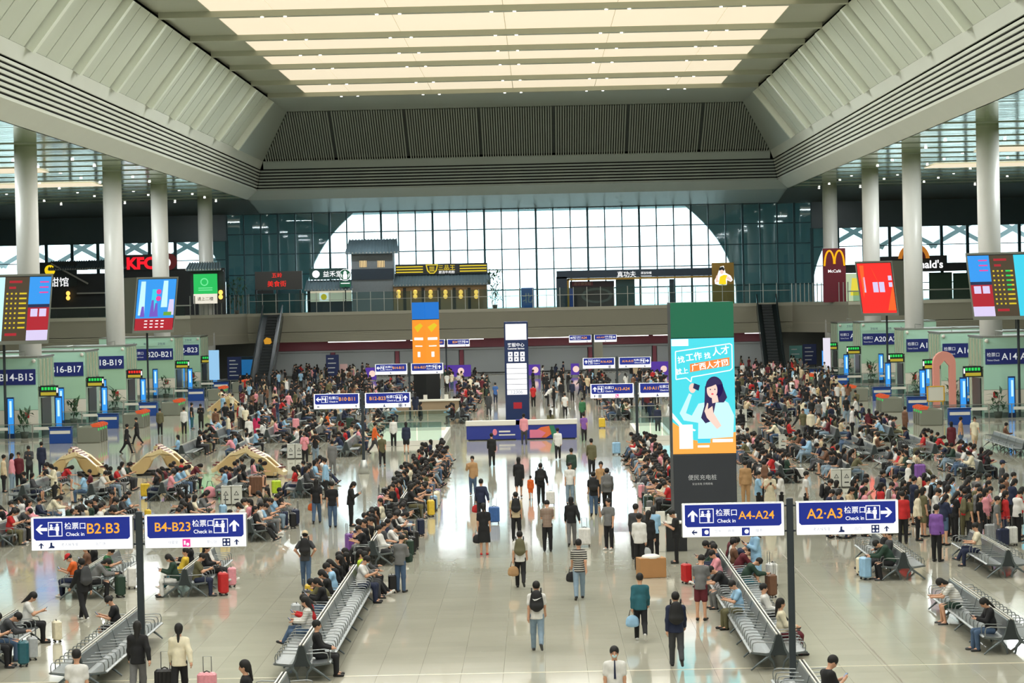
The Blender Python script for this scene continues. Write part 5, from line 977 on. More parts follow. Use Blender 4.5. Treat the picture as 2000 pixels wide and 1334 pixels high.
# ------------------------------------------------------------------ escalators
M_ESC = mat('escalator_black', srgb(26, 32, 36), .35, .2); M_ESCG = mat('escalator_glass', srgb(58, 78, 76), .2)
def escalator(label, xpx, s, xb):
    X = at_y(xpx, 600, 290)[0]; XB = at_y(xb, 735, 276)[0]; sh = (XB-X); t = thing('escalator', label, 'escalator', (X, 290, 0)); A, B = (0, 0, 7.4), (sh, -15.5, .1)
    def slab(name, x0, x1, dz0, dz1, m): mb = MB(); mb.add([(x0+sh, B[1], B[2]+dz0), (x1+sh, B[1], B[2]+dz0), (x1, 0, A[2]+dz0), (x0, 0, A[2]+dz0), (x0+sh, B[1], B[2]+dz1), (x1+sh, B[1], B[2]+dz1), (x1, 0, A[2]+dz1), (x0, 0, A[2]+dz1)], [(0, 3, 2, 1), (4, 5, 6, 7), (0, 1, 5, 4), (1, 2, 6, 5), (2, 3, 7, 6), (3, 0, 4, 7)]); return mb.build(name, m, t)
    slab('truss', -1.1, 1.1, -.9, -.1, M_ESC)
    for q in (-1, 1): slab('balustrade', q*1.05-.04, q*1.05+.04, -.1, .9, M_ESCG); slab('handrail', q*1.05-.07, q*1.05+.07, .9, 1.0, M_ESC)
    for i in range(24): u = (i+.5)/24; MB().box(-.55+sh*u, .55+sh*u, -15.5*u-.33, -15.5*u+.33, 7.4-7.3*u-.3, 7.4-7.3*u).build('step', mat('step_grey', srgb(52, 56, 58), .4, .4), t)
    if s < 0: MB().cyl((sh*.42, -6.9, 4.5), (sh*.42, -6.95, 4.5), .45, 6).build('warning_emblem', mat('emblem_amber', srgb(226, 160, 40), .4, emit=srgb(226, 160, 40), es=.4), t)
    return t
escalator('dark escalator descending from the mezzanine at left', 533, -1, 512); escalator('dark escalator descending from the mezzanine at right', 1497, 1, 1512)
# ------------------------------------------------------------------ boards and posters along the far wall
def board(label, x0, y0, x1, y1, Y, m, lines=None, cat='board', legs=True):
    a, b, c, d = rect(x0, y0, x1, y1, Y); t = thing('notice_board' if cat == 'board' else cat.replace(' ', '_'), label, cat, ((a+b)/2, Y, 0)); hw = (b-a)/2; MB().rbox(-hw, hw, 0, .15, c, d, .02).build('panel', m, t)
    for s in (-1, 1): MB().box(s*hw*.8-.05, s*hw*.8+.05, .03, .12, 0, c).build('leg', M_POST, t)
    if lines:
        for i in range(lines): z = d-.35-(d-c-.5)*i/lines; bar(t, -hw*.7, hw*(.2+.5*((i*37) % 10)/10), z-.1, z, -.003, M_PALE, 'print_line')
    return t
board('navy directory board at far left by blue vending machine', 444, 697, 471, 742, 283, mat('directory_navy', srgb(22, 40, 92), .4), 5); board('navy directory board in front of far shutters', 637, 693, 662, 747, 280, mat('directory_navy', (0, 0, 0)), 5); board('navy directory board at far right', 1568, 672, 1595, 712, 288, mat('directory_navy', (0, 0, 0)), 4); board('teal floor plan board at far right beside directory', 1542, 675, 1567, 712, 288, mat('plan_teal', srgb(90, 150, 150), .4), 3)
board('tall sky-blue poster totem beside left gate B22-B23', 408, 684, 428, 742, 262, emi('totem_sky', (150, 200, 238), .9)); board('pale sign totem beside right gate A22-A23', 1608, 660, 1622, 725, 262, emi('totem_white', (232, 226, 240), .9)); board('pink poster stand beside navy directory', 664, 711, 679, 745, 281, mat('poster_pink', srgb(220, 180, 178), .5))
a, b, c, d = rect(470, 696, 497, 740, 286); t = thing('vending_machine', 'blue vending machine by the far left wall', 'machine', ((a+b)/2, 286, 0)); MB().rbox(-(b-a)/2, (b-a)/2, 0, .9, 0, d, .03).build('casing', mat('vending_dark', srgb(18, 52, 74), .4), t); bar(t, -(b-a)/2+.1, (b-a)/2-.1, .9, d-.35, 0, emi('vending_front', (30, 110, 170), .7), 'front')
for i, (x0, x1, y0, y1) in enumerate(((714, 735, 718, 742), (868, 920, 713, 736), (1030, 1055, 712, 733), (1115, 1131, 710, 732), (1271, 1312, 706, 735))): q = board('purple advertising board, %s from left along far wall' % ORD[i], x0, y0, x1, y1, 286, emi('poster_purple', (88, 50, 170), .7)); a, b, c, d = rect(x0, y0, x1, y1, 286); flat(q, 'poster_face', disc((b-a)*.12, (c+d)/2, .35, 12), -.004, E_FLESH)
t = thing('arch_balloon', 'tall pink arch stand between right gates A16 and A18', 'stand', (at_y(1857, 780, 190)[0]-.4, 190, 0)); M_PINKA = mat('pink_arch', srgb(226, 150, 136), .5)
MB().ext([(-.8, 0), (-.8, 3.4)]+[(-.8*math.cos(u), 3.4+.85*math.sin(u)) for u in [k*PI/12 for k in range(1, 12)]]+[(.8, 3.4), (.8, 0), (.35, 0), (.35, 3.2), (0, 3.6), (-.35, 3.2), (-.35, 0)], 'y', 0, .6).build('arch', M_PINKA, t)
t = thing('notice_easel', 'yellow framed notice easel by right gate A16', 'stand', (at_y(1828, 790, 186)[0], 186, 0)); MB().box(-.55, .55, 0, .05, .9, 1.9).build('board', M_WHITE, t)
for q in ((-.6, .6, .85, .92), (-.6, .6, 1.88, 1.95), (-.62, -.54, .85, 1.95), (.54, .62, .85, 1.95)): MB().box(q[0], q[1], -.03, .06, q[2], q[3]).build('frame', mat('frame_yellow', srgb(232, 180, 50), .5), t)
for s in (-1, 1): MB().box(s*.5-.03, s*.5+.03, 0, .05, 0, .88).build('leg', mat('frame_yellow', (0, 0, 0)), t)
# ------------------------------------------------------------------ benches: back-to-back rows of steel seats
def perforated():
    m = mat('perforated_steel', srgb(128, 134, 136), .34, .75); nt = m.node_tree; b = nt.nodes['Principled BSDF']; tc = nt.nodes.new('ShaderNodeTexCoord')
    v = nt.nodes.new('ShaderNodeTexVoronoi'); v.inputs['Scale'].default_value = 45; nt.links.new(tc.outputs['Object'], v.inputs['Vector'])
    r = nt.nodes.new('ShaderNodeMapRange'); r.inputs['From Min'].default_value = .15; r.inputs['From Max'].default_value = .3; r.inputs['To Min'].default_value = .25; r.inputs['To Max'].default_value = 1; nt.links.new(v.outputs['Distance'], r.inputs['Value'])
    mx = nt.nodes.new('ShaderNodeMix'); mx.data_type = 'RGBA'; mx.inputs[6].default_value = (.05, .055, .06, 1); mx.inputs[7].default_value = (*srgb(140, 146, 148), 1); nt.links.new(r.outputs[0], mx.inputs[0]); nt.links.new(mx.outputs[2], b.inputs['Base Color']); return m
M_PERF = perforated(); M_FRAME = mat('bench_casting', srgb(96, 104, 106), .4, .6); M_TUBE = mat('bench_tube', srgb(146, 150, 150), .3, .7); M_RAIL = mat('bench_rail', srgb(206, 204, 194), .35, .4); M_ENDP = mat('bench_end_panel', srgb(38, 46, 48), .5)
MOD = 2.32
def _panel(P, L, th):
    mb = MB(); n = len(P); vs = []
    for y in (.015, L-.015): vs += [(p[0], y, p[1]) for p in P]
    fs = [(k, k+1, n+k+1, n+k) for k in range(n-1)]
    vs2 = [(x, y, z-th) for x, y, z in vs]; fs += [(2*n+n+k, 2*n+n+k+1, 2*n+k+1, 2*n+k) for k in range(n-1)]; fs += [(0, n, 3*n, 2*n), (n-1, 3*n-1, 4*n-1, 2*n-1)]
    fs += [tuple(list(range(n))+list(range(3*n-1, 2*n-1, -1))), tuple(list(range(2*n-1, n-1, -1))+list(range(3*n, 4*n)))]
    return mb.add(vs+vs2, fs)
BM = {}
for s in (-1, 1):
    BM['seat', s] = _panel([(s*.17, .43), (s*.3, .415), (s*.5, .435), (s*.64, .455), (s*.68, .43)], MOD, .02).mesh('seat', M_PERF); BM['back', s] = MB().add([(s*a, y, z) for y in (.015, MOD-.015) for a, z in ((.17, .44), (.13, .6), (.07, .82), (.04, .86), (.02, .84), (.09, .6), (.13, .44))], [(k, k+1, 8+k, 7+k) for k in range(6)]+[(6, 0, 7, 13), tuple(range(7)), tuple(range(13, 6, -1))]).mesh('backrest', M_PERF)
    BM['arm', s] = MB().tube([(s*.12, 0, .66), (s*.5, 0, .68), (s*.6, 0, .66), (s*.63, 0, .58), (s*.62, 0, .44)], .014, 5).mesh('armrest', M_TUBE)
    BM['leg', s] = MB().tube([(s*.66, 0, .015), (s*.5, 0, .15), (s*.24, 0, .33)], [.022, .03, .04], 6).mesh('leg', M_FRAME)
    BM['leg2', s] = MB().tube([(s*.24, 0, .33), (s*.13, 0, .2), (s*.09, 0, .015)], [.04, .03, .024], 6).mesh('leg', M_FRAME); BM['arm2', s] = MB().tube([(s*.24, 0, .33), (s*.15, 0, .5), (s*.1, 0, .68), (s*.05, 0, .85)], [.035, .03, .025, .02], 6).mesh('back_bracket', M_FRAME)
    BM['hub', s] = MB().cyl((s*.24, -.03, .34), (s*.24, .03, .34), .055, 12).mesh('hub', M_FRAME); BM['bracket', s] = MB().tube([(s*.24, 0, .36), (s*.66, 0, .42)], .022, 6).mesh('seat_bracket', M_FRAME)
BENCH = {}
def bench(key, desc, X, Y, n, simple=False):
    t = thing('waiting_bench', 'back-to-back perforated steel bench, '+desc, 'bench', (X, Y, 0), 0, 'waiting benches'); L = n*MOD; BENCH[key] = (X, Y, n, desc)
    for s in (-1, 1):
        for i in range(n):
            link('seat', BM['seat', s], t, (0, i*MOD, 0)); link('backrest', BM['back', s], t, (0, i*MOD, 0))
            if not simple:
                for j in range(4 if i < n-1 else 5): link('armrest', BM['arm', s], t, (0, i*MOD+j*MOD/4, 0))
        MB().box(s*.04-.018, s*.04+.018, 0, L, .845, .872).build('top_rail', M_RAIL, t); MB().cyl((s*.24, .02, .33), (s*.24, L-.02, .33), .03, 6).build('beam', M_FRAME, t)
        for i in range(0, n+1) if not simple else (0, n):
            y = min(max(i*MOD, .03), L-.03)
            for k in ('leg', 'leg2', 'arm2', 'hub', 'bracket'): link({'leg': 'leg', 'leg2': 'leg', 'arm2': 'back_bracket', 'hub': 'hub', 'bracket': 'seat_bracket'}[k], BM[k, s], t, (0, y, 0))
    for y in (.01, L-.03): MB().ext([(-.2, .36), (.2, .36), (.12, .62), (.04, .86), (-.04, .86), (-.12, .62)], 'y', y, y+.02).build('end_panel', M_ENDP, t)
    return t
B = bench
B('CL0', 'at the bottom edge left of the aisle', -5.7, 48.6, 4); B('CR0', 'at the bottom edge right of the aisle', 5.6, 48.9, 4)
B('CL1', 'front long row left of the aisle', -5.72, 62.3, 8); B('CR1', 'front long row right of the aisle', 5.5, 62.6, 9)
B('CL2', 'second row left of the aisle', -5.7, 88.8, 5); B('CL3', 'third row left of the aisle', -5.65, 107.3, 8); B('CL4', 'fourth row left of the aisle', -5.65, 128, 6); B('CR2', 'second row right of the aisle', 5.45, 106.6, 8); B('CR3', 'third row right of the aisle', 5.45, 127, 8)
B('L2a', 'front left, beside nearest left sign post', -10.85, 61.5, 4); B('L3a', 'at the left edge in front', -14.1, 61.5, 4); B('L2b', 'second rank left, right of the pair', -10.9, 80.6, 3); B('L3b', 'second rank left, left of the pair', -14.05, 80.6, 3)
B('R2a', 'front right, alone on open floor', 11.3, 64.5, 4); B('R3a', 'in the bottom right corner', 14.3, 49.5, 4); B('R2b', 'second rank right, left of the pair', 11.0, 81.3, 3); B('R3b', 'second rank right, right of the pair', 14.2, 81.3, 3)
for nm, x, d in (('L2', -10.9, 'first'), ('L3', -14.05, 'second'), ('L4', -17.1, 'third'), ('L5', -20.3, 'fourth')):
    B(nm+'c', 'third rank left, %s from aisle' % d, x, 98.5, 4); B(nm+'d', 'fourth rank left, %s from aisle' % d, x, 119.6, 4)
B('L6d', 'fourth rank left, fifth from aisle', -23.4, 119.6, 4)
for nm, x, d in (('R2', 11.0, 'first'), ('R3', 14.1, 'second'), ('R4', 17.1, 'third'), ('R5', 20.2, 'fourth')): B(nm+'d', 'third rank right, %s from aisle' % d, x, 122.5, 4); B(nm+'e', 'fourth rank right, %s from aisle' % d, x, 136.5, 4); B(nm+'f', 'fifth rank right, %s from aisle' % d, x, 153.5, 4, True)
B('R6e', 'fourth rank right, fifth from aisle', 25.1, 138, 4)
for nm, x, d in (('L2', -11.0, 'first'), ('L3', -14.1, 'second'), ('L4', -17.1, 'third'), ('L5', -20.3, 'fourth')): B(nm+'e', 'fifth rank left, %s from aisle' % d, x, 150, 4, True); B(nm+'f', 'sixth rank left, %s from aisle' % d, x, 166, 4, True)
for r_, Yr in enumerate((186, 203, 220, 237, 254)):
    for x in (-20.3, -17.1, -14.1, -11, -5.8, 5.5, 11, 14.1, 17.1, 20.2): B('far%d_%g' % (r_, x), '%s far rank, %s' % (ORD[r_], {-20.3: 'outermost left', -17.1: 'second from left end', -14.1: 'third from left end', -11: 'fourth from left end', -5.8: 'left of the aisle', 5.5: 'right of the aisle', 11: 'fourth from right end', 14.1: 'third from right end', 17.1: 'second from right end', 20.2: 'outermost right'}[x]), x, Yr, 3, True)
# ------------------------------------------------------------------ luggage
M_SHELL = obj_color_mat('luggage_shell', .35); M_FAB = obj_color_mat('bag_fabric', .7)
def _case():
    mb = MB(); mb.rbox(-.21, .21, -.13, .13, .06, .66, .045)
    for x in (-.13, -.045, .045, .13): mb.rbox(x-.018, x+.018, -.14, .14, .1, .62, .012)
    return mb.mesh('shell', M_SHELL)
LM = {'shell': _case(), 'wheel': MB().cyl((-.02, 0, .03), (.02, 0, .03), .03, 8).mesh('wheel', M_BLACK), 'handle': MB().tube([(-.09, .1, .64), (-.09, .1, 1.0), (.09, .1, 1.0), (.09, .1, .64)], .011, 5).mesh('handle', M_TUBE), 'grip': MB().tube([(-.07, -.02, .665), (0, -.02, .7), (.07, -.02, .665)], .014, 5).mesh('grip', M_BLACK)}
def suitcase(label, loc, rz, color, h=1.0, up=True, group=None):
    t = thing('suitcase', label, 'suitcase', loc, rz, group); t.scale = (h, h, h); link('shell', LM['shell'], t, color=cn(color)); link('grip', LM['grip'], t)
    for x in (-.16, .16):
        for y in (-.08, .08): link('wheel', LM['wheel'], t, (x, y, 0))
    if up: link('handle', LM['handle'], t)
    return t
def _pack():
    f = Field(.05); f.ell((0, -.09, .2), (.15, .085, .2)).ell((0, -.08, .36), (.12, .075, .12)).cap((-.09, -.13, .13), (.09, -.13, .13), .06); v, q = f.mesh(.022); return np_mesh('pack', v, q, [M_FAB])
LM['pack'] = _pack(); LM['strap'] = MB().tube([(0, -.03, .45), (0, .02, .5), (0, .13, .44), (0, .15, .3), (0, .05, .12), (0, -.06, .06)], .018, 5).mesh('strap', M_BLACK)
SWOOSH = MB().add([(-.09, -.19, .3), (-.05, -.19, .255), (.0, -.19, .262), (.12, -.19, .33), (.0, -.19, .29), (-.05, -.19, .285)], [(0, 1, 2, 5), (5, 2, 4), (2, 3, 4)]).mesh('white_swoosh', mat('swoosh_white', (.85, .85, .85), .5))
def backpack(label, ploc, rz, color, h=1.0, pose='stand', logo=False):
    J = SK[pose]; c = J['ch']; z = (c[2]-.29)*h; dy = (c[1]-.115)*h; z -= .05; dy -= .01; t = thing('backpack', label, 'backpack', (ploc[0]-math.sin(rz)*dy, ploc[1]+math.cos(rz)*dy, ploc[2]+z), rz); t.scale = (h*1.18, h*1.05, h*1.18); link('pack', LM['pack'], t, color=cn(color))
    for x in (-.1, .1): link('strap', LM['strap'], t, (x, 0, 0))
    if logo: link('white_swoosh', SWOOSH, t)
    return t
def _tote(): f = Field(.03); f.ell((0, 0, .15), (.17, .08, .16)).cap((-.1, 0, .08), (.1, 0, .08), .075); v, q = f.mesh(.02); return np_mesh('bag_body', v, q, [M_FAB])
LM['tote'] = _tote(); LM['tote_handle'] = MB().tube([(-.09, 0, .27), (-.05, 0, .44), (.05, 0, .44), (.09, 0, .27)], .01, 5).mesh('bag_handle', M_BLACK)
def bag(label, loc, rz, color, h=1.0, cat='bag'):
    t = thing('hand_bag', label, cat, loc, rz); t.scale = (h, h, h); link('bag_body', LM['tote'], t, color=cn(color)); link('bag_handle', LM['tote_handle'], t); return t
LM['phone'] = MB().rbox(-.04, .04, -.006, .006, -.075, .075, .004).mesh('phone_case', M_BLACK); LM['phone_screen'] = MB().box(-.035, .035, -.008, -.0065, -.068, .068).mesh('phone_screen', emi('phone_glow', (150, 180, 220), .7))
def phone(label, ploc, rz, pose, h):
    J = SK[pose]; c = ((J['wrL']+J['wrR'])/2+.12*(J['hdvL']+J['hdvR'])/2)*h; cs, sn = math.cos(rz), math.sin(rz)
    t = thing('smartphone', label, 'phone', (ploc[0]+c[0]*cs-c[1]*sn, ploc[1]+c[0]*sn+c[1]*cs, ploc[2]+c[2]+.02), rz, 'phones in hand'); t.rotation_euler = (-.7, 0, rz); link('case', LM['phone'], t); link('screen', LM['phone_screen'], t); return t
def _ground(x, y): g = ground(x, y); return (g[0], g[1], 0)
# ------------------------------------------------------------------ recycling bins
M_BIN = mat('bin_grey', srgb(196, 196, 188), .45)
def bin_pair(label, x, y):
    p = _ground(x, y)
    for i, dx in enumerate((-.23, .23)):
        t = thing('recycling_bin', '%s grey recycling bin of the pair %s' % (('left', 'right')[i], label), 'bin', (p[0]+dx, p[1], 0), 0, 'grey recycling bins'); MB().rbox(-.21, .21, -.2, .2, .04, .8, .02).build('body', M_BIN, t); MB().box(-.18, .18, -.17, .17, 0, .04).build('plinth', M_BLACK, t); MB().rbox(-.22, .22, -.21, .21, .8, .85, .015).build('lid', M_BIN, t); MB().box(-.13, .13, -.1, .1, .85, .855).build('opening', M_BLACK, t)
        mb = MB(); C_ = [(.13*math.cos(PI/2+k*2*PI/3), .5+.13*math.sin(PI/2+k*2*PI/3)) for k in range(3)]; D_ = [(.085*math.cos(PI/2+k*2*PI/3), .5+.085*math.sin(PI/2+k*2*PI/3)) for k in range(3)]
        for k in range(3): j = (k+1) % 3; mb.ext([C_[k], C_[j], D_[j], D_[k]], 'y', -.206, -.2)
        mb.build('recycling_mark', M_BLACK, t); bar(t, -.1, .1, .22, .27, -.2, M_BLACK, 'bin_caption')
for lab, x, y in (('left of the aisle in the third rank', 453, 986), ('beyond the massage chairs at left', 577, 896), ('right in the third rank', 1643, 952), ('beside the turquoise pillar', 1446, 824), ('right of the pillar in the fourth rank', 1537, 878)): bin_pair(lab, x, y)
# ------------------------------------------------------------------ massage chairs
M_CREAM = mat('massage_cream', srgb(216, 196, 150), .4, coat=.2); M_CREAM2 = mat('massage_beige', srgb(190, 162, 112), .4); M_WINE = mat('massage_wine', srgb(96, 30, 34), .45); M_PINKS = mat('massage_pale', srgb(226, 204, 186), .45)
MC = {'shell': MB().ext([(-.95, .12), (-1.0, .3), (-.55, .62), (.1, .7), (.3, .55), (.05, .3), (-.5, .12)], 'x', -.42, -.3).ext([(-.95, .12), (-1.0, .3), (-.55, .62), (.1, .7), (.3, .55), (.05, .3), (-.5, .12)], 'x', .3, .42)}
def massage_chair(label, x, y, rz):
    p = _ground(x, y); t = thing('massage_chair', label, 'massage chair', p, rz, 'massage chairs'); t.scale = (1, .66, .95)
    G = [(-1.0, .1), (-1.12, .3), (-1.05, .5), (-.1, 1.0), (.3, 1.02), (.42, .8), (.1, .35), (-.25, .12)]
    for s in (-1, 1): mb = MB(); mb.ext(G, 'x', min(s*.3, s*.5), max(s*.3, s*.5)); mb.build('side_shell', M_CREAM2, t)
    for s in (-1, 1): mb = MB(); mb.ext([(-1.0, .56), (-.2, 1.04), (.95, 1.42), (1.15, 1.36), (1.1, 1.2), (.35, 1.06), (-.1, 1.04), (-1.0, .5)], 'x', min(s*.26, s*.48), max(s*.26, s*.48)); mb.build('arm_pad', M_CREAM, t)
    mb = MB(); mb.ext([(-.15, .5), (.4, .8), (1.2, 1.2), (1.1, 1.42), (.2, 1.06)], 'x', -.4, .4); mb.build('back_shell', M_CREAM, t); mb = MB(); mb.ext([(-.85, .35), (.05, .45), (.1, .68), (-.8, .55)], 'x', -.3, .3); mb.build('seat_cushion', M_PINKS, t)
    for k in range(8): u = k/8; mb = MB(); a = (.05+1.0*u, 1.0+.42*u); mb.ext([(a[0], a[1]), (a[0]-.03, a[1]+.09), (a[0]+.07, a[1]+.14), (a[0]+.11, a[1]+.05)], 'x', -.36, .36); mb.build('back_pad', M_WINE if k % 2 else M_PINKS, t)
    mb = MB(); mb.ext([(-1.5, .1), (-1.0, .25), (-.9, .5), (-1.05, .58), (-1.58, .3)], 'x', -.34, .34); mb.build('leg_rest', M_CREAM, t)
    for k in range(4): mb = MB(); mb.box(-.28+k*.16, -.2+k*.16, -1.45, -1.05, .5, .56); mb.build('leg_pad', M_WINE, t)
    MB().rbox(-.4, .4, -.8, .5, .02, .14, .03).build('base', M_BLACK, t)
for cl, (xa, ya, xb, yb_, nm) in enumerate(((120, 934, 172, 930, 'by gate B14'), (287, 928, 338, 924, 'in middle of left hall'), (452, 926, 520, 932, 'behind third-rank bins'), (430, 806, 452, 803, 'by gate B20'), (1612, 772, 1636, 772, 'by gate A20'))):
    for j in range(2):
        massage_chair('cream massage chair facing left %s, %s' % (nm, ('near one', 'rear one')[j]), xa+j*5, ya-j*5, -1.45); massage_chair('cream striped massage chair facing right %s, %s' % (nm, ('near one', 'rear one')[j]), xb-j*5, yb_-j*5, 1.35)
# ------------------------------------------------------------------ people placed one by one
AWAY, TOWARD, LEFTW, RIGHTW = 0., PI, PI/2, -PI/2
PEOPLE = []          # (Y, builder) : nearest 300 become things of their own, the rest the far crowd
def label_of(top, bottom, place, verb='person'): return '%s in %s %s and %s %s %s' % (verb, top[1], {'short': 'T-shirt', 'long': 'jacket'}[top[0]], bottom[1], {'long': 'trousers', 'short': 'shorts', 'skirt': 'skirt'}[bottom[0]], place)
def add_person(loc, rz, pose, top, bottom, hair, place, verb='person', h=None, extra=None, **kw):
    PEOPLE.append((loc[1], dict(loc=loc, rz=rz, pose=pose, top=top, bottom=bottom, hair=hair, h=h or 1.0, **kw), label_of(top, bottom, place, verb), extra, 'person '+place))
S, L_, LG, SH, SK_ = 'short', 'long', 'long', 'short', 'skirt'
def W(x, y, pose, face, top, bottom, place, hair='short', pack=None, case=None, bags=None, h=None, verb='person', logo=False, **kw):
    "standing or walking figure whose feet are seen at pixel x, y"
    p = _ground(x, y); h = h or random.uniform(.97, 1.03); ex = []
    if pack: ex.append(lambda: backpack('%s backpack worn by the person %s' % (pack, place), p, face, pack, h, pose, logo))
    if case:
        ccol, dx, dy = case; ex.append(lambda: suitcase('%s suitcase beside the person %s' % (ccol, place), (p[0]+dx, p[1]+dy, 0), face, ccol, random.uniform(.9, 1.1)))
    if bags:
        col, n = bags; J = SK[pose]
        def mk():
            w_ = (J['wr'+n]+.07*J['hdv'+n])*h; c, s_ = math.cos(face), math.sin(face); bag('%s bag held by the person %s' % (col, place), (p[0]+w_[0]*c-w_[1]*s_, p[1]+w_[0]*s_+w_[1]*c, w_[2]-.42), face, col)
        ex.append(mk)
    add_person(p, face, pose, top, bottom, hair, place, verb, h, ex, **kw)
# the aisle
W(1050, 1272, 'walk2', AWAY, (S, 'white'), (LG, 'pale jeans'), 'walking alone, nearest in mid-aisle', pack='black', logo=True, shoes='dark grey')
W(1252, 1252, 'walk2', AWAY, (L_, 'teal'), (LG, 'black'), 'walking away with a pale bag', bags=('light blue', 'L'), shoes='white')
W(1322, 1303, 'walk2', AWAY, (L_, 'navy'), (LG, 'dark grey'), 'walking away beside front right bench', pack='black')
W(1017, 1148, 'walk2', AWAY, (S, 'white'), (LG, 'black'), 'walking in mid-aisle with paper bag', pack='olive', bags=('tan', 'L'))
W(1132, 1170, 'walk', AWAY, (S, 'black'), (LG, 'pale jeans'), 'striped, walking right of mid-aisle', pattern='stripes', bags=('black', 'L'))
W(946, 1084, 'stand', AWAY, (S, 'black'), (SK_, 'black'), 'in red shoes at aisle left', hair='pony', bags=('black', 'L'), shoes='red')
W(1009, 1055, 'stand2', AWAY, (S, 'beige'), (LG, 'black'), 'walking ahead of paper-bag walker', pack='black')
W(1070, 1077, 'phone', AWAY, (S, 'brown'), (LG, 'black'), 'plaid, standing in mid-aisle', pattern='plaid')
W(1117, 1066, 'pull', AWAY, (L_, 'black'), (LG, 'grey'), 'hooded, pulling white case', case=('white', .45, -.35), hair='bob')
W(1190, 1074, 'call', TOWARD-.5, (S, 'grey'), (LG, 'black'), 'facing the camera at aisle right', shoes='white')
W(941, 1022, 'pull', AWAY, (L_, 'navy'), (LG, 'black'), 'with red bag at aisle left', bags=('red', 'L'), case=('blue', .5, -.3))
W(924, 967, 'call', TOWARD, (L_, 'tan'), (LG, 'jeans blue'), 'facing the camera, hand at face')
W(961, 911, 'walk', AWAY, (L_, 'black'), (LG, 'black'), 'laden with two bags near service desk', pack='black', bags=('black', 'R'))
W(1014, 972, 'walk', AWAY, (L_, 'black'), (SK_, 'black'), 'in long coat, mid-aisle', hair='bob')
W(1037, 976, 'stand', AWAY, (L_, 'orange'), (SH, 'orange'), 'a small child beside coat wearer', h=.58, verb='child')
W(1057, 985, 'pull', AWAY, (L_, 'black'), (LG, 'black'), 'steering big white case', case=('white', .4, -.6), pack='black')
W(1114, 985, 'stand2', TOWARD, (S, 'white'), (LG, 'pale jeans'), 'facing camera beside green bag', hair='long', case=('cream', 1.0, .3))
W(1160, 1007, 'walk', AWAY, (S, 'black'), (LG, 'jeans blue'), 'walking at aisle right, black pack', pack='black')
W(1187, 1002, 'walk2', AWAY, (L_, 'grey'), (LG, 'black'), 'walking at aisle right, grey pack', pack='grey')
W(1175, 985, 'stand', TOWARD, (S, 'tan'), (LG, 'black'), 'coming towards camera at aisle right')
W(1117, 948, 'walk', AWAY, (L_, 'dark green'), (LG, 'black'), 'walking past service desk at right', case=('grey', -.55, -.2))
W(1156, 928, 'walk', AWAY, (L_, 'olive'), (LG, 'black'), 'with black holdall past service desk', bags=('black', 'R'))
W(1090, 897, 'walk', AWAY, (L_, 'white'), (LG, 'black'), 'with crossbody strap before service desk', bags=('olive', 'L'))
W(1024, 868, 'stand2', AWAY, (L_, 'pink'), (LG, 'dark grey'), 'leaning at service desk centre')
W(1076, 857, 'stand', AWAY, (L_, 'olive'), (SK_, 'olive'), 'long-haired, at service desk right', hair='long')
W(1141, 862, 'walk', AWAY, (S, 'purple'), (LG, 'black'), 'walking beside service desk', pack='navy')
W(1138, 826, 'walk2', AWAY, (L_, 'green'), (LG, 'black'), 'walking beyond service desk')
W(1104, 814, 'walk', AWAY, (S, 'white'), (LG, 'black'), 'walking beyond service desk, grey pack', pack='grey')
W(955, 814, 'stand2', TOWARD, (L_, 'dark grey'), (LG, 'dark grey'), 'in uniform left of navy pillar')
W(968, 788, 'walk', AWAY, (S, 'blue'), (LG, 'navy'), 'walking left of navy pillar')
W(1070, 793, 'bend', RIGHTW, (L_, 'white'), (LG, 'black'), 'bending right of navy pillar')
W(1042, 795, 'stand', AWAY, (S, 'red'), (LG, 'black'), 'right behind navy pillar')
W(1082, 795, 'stand2', LEFTW, (L_, 'black'), (LG, 'black'), 'beside bending person')
W(1097, 785, 'walk', AWAY, (L_, 'black'), (LG, 'dark grey'), 'far aisle, carrying teal bag', bags=('teal', 'L'))
W(1118, 783, 'walk', AWAY, (L_, 'navy'), (LG, 'black'), 'far aisle, right of teal bag')
# left foreground
W(598, 1146, 'akimbo', AWAY, (S, 'dark grey'), (LG, 'jeans blue'), 'in beige cap, hands on hips', cap='beige', pack='black')
W(783, 1157, 'phone', AWAY-.4, (L_, 'grey'), (LG, 'jeans blue'), 'standing beside front left row', bags=('dark green', 'R'))
W(619, 1022, 'walk', AWAY, (S, 'black'), (LG, 'jeans blue'), 'long-haired with orange bag', hair='long', bags=('orange', 'L'))
W(650, 1030, 'stand', AWAY, (S, 'black'), (LG, 'jeans blue'), 'printed shirt, left of second row')
W(686, 1028, 'phone', RIGHTW, (L_, 'black'), (LG, 'black'), 'looking at phone by second row', hair='bob')
W(163, 1212, 'walk', .7, (L_, 'black'), (LG, 'black'), 'striding in white trainers, front left', pack='dark grey', shoes='white')
W(271, 1368, 'pull', AWAY, (L_, 'black'), (LG, 'grey'), 'behind nearest left sign pole', hair='long', case=('black', .62, -.1))
W(352, 1372, 'pull', AWAY, (L_, 'cream'), (LG, 'black'), 'cream, at bottom left', hair='pony', case=('pink', .62, -.05))
W(153, 1442, 'stand', AWAY, (S, 'white'), (LG, 'black'), 'cut off by bottom edge at left')
W(484, 1468, 'stand', LEFTW, (S, 'black'), (LG, 'black'), 'ponytail, cut by bottom edge', hair='pony')
W(1203, 1432, 'stand', TOWARD, (S, 'white'), (LG, 'navy'), 'masked staff with navy tie, bottom edge', mask=True, tie=True)
W(1618, 1458, 'phone', RIGHTW+.4, (S, 'black'), (LG, 'black'), 'bowed head, bottom edge at right')
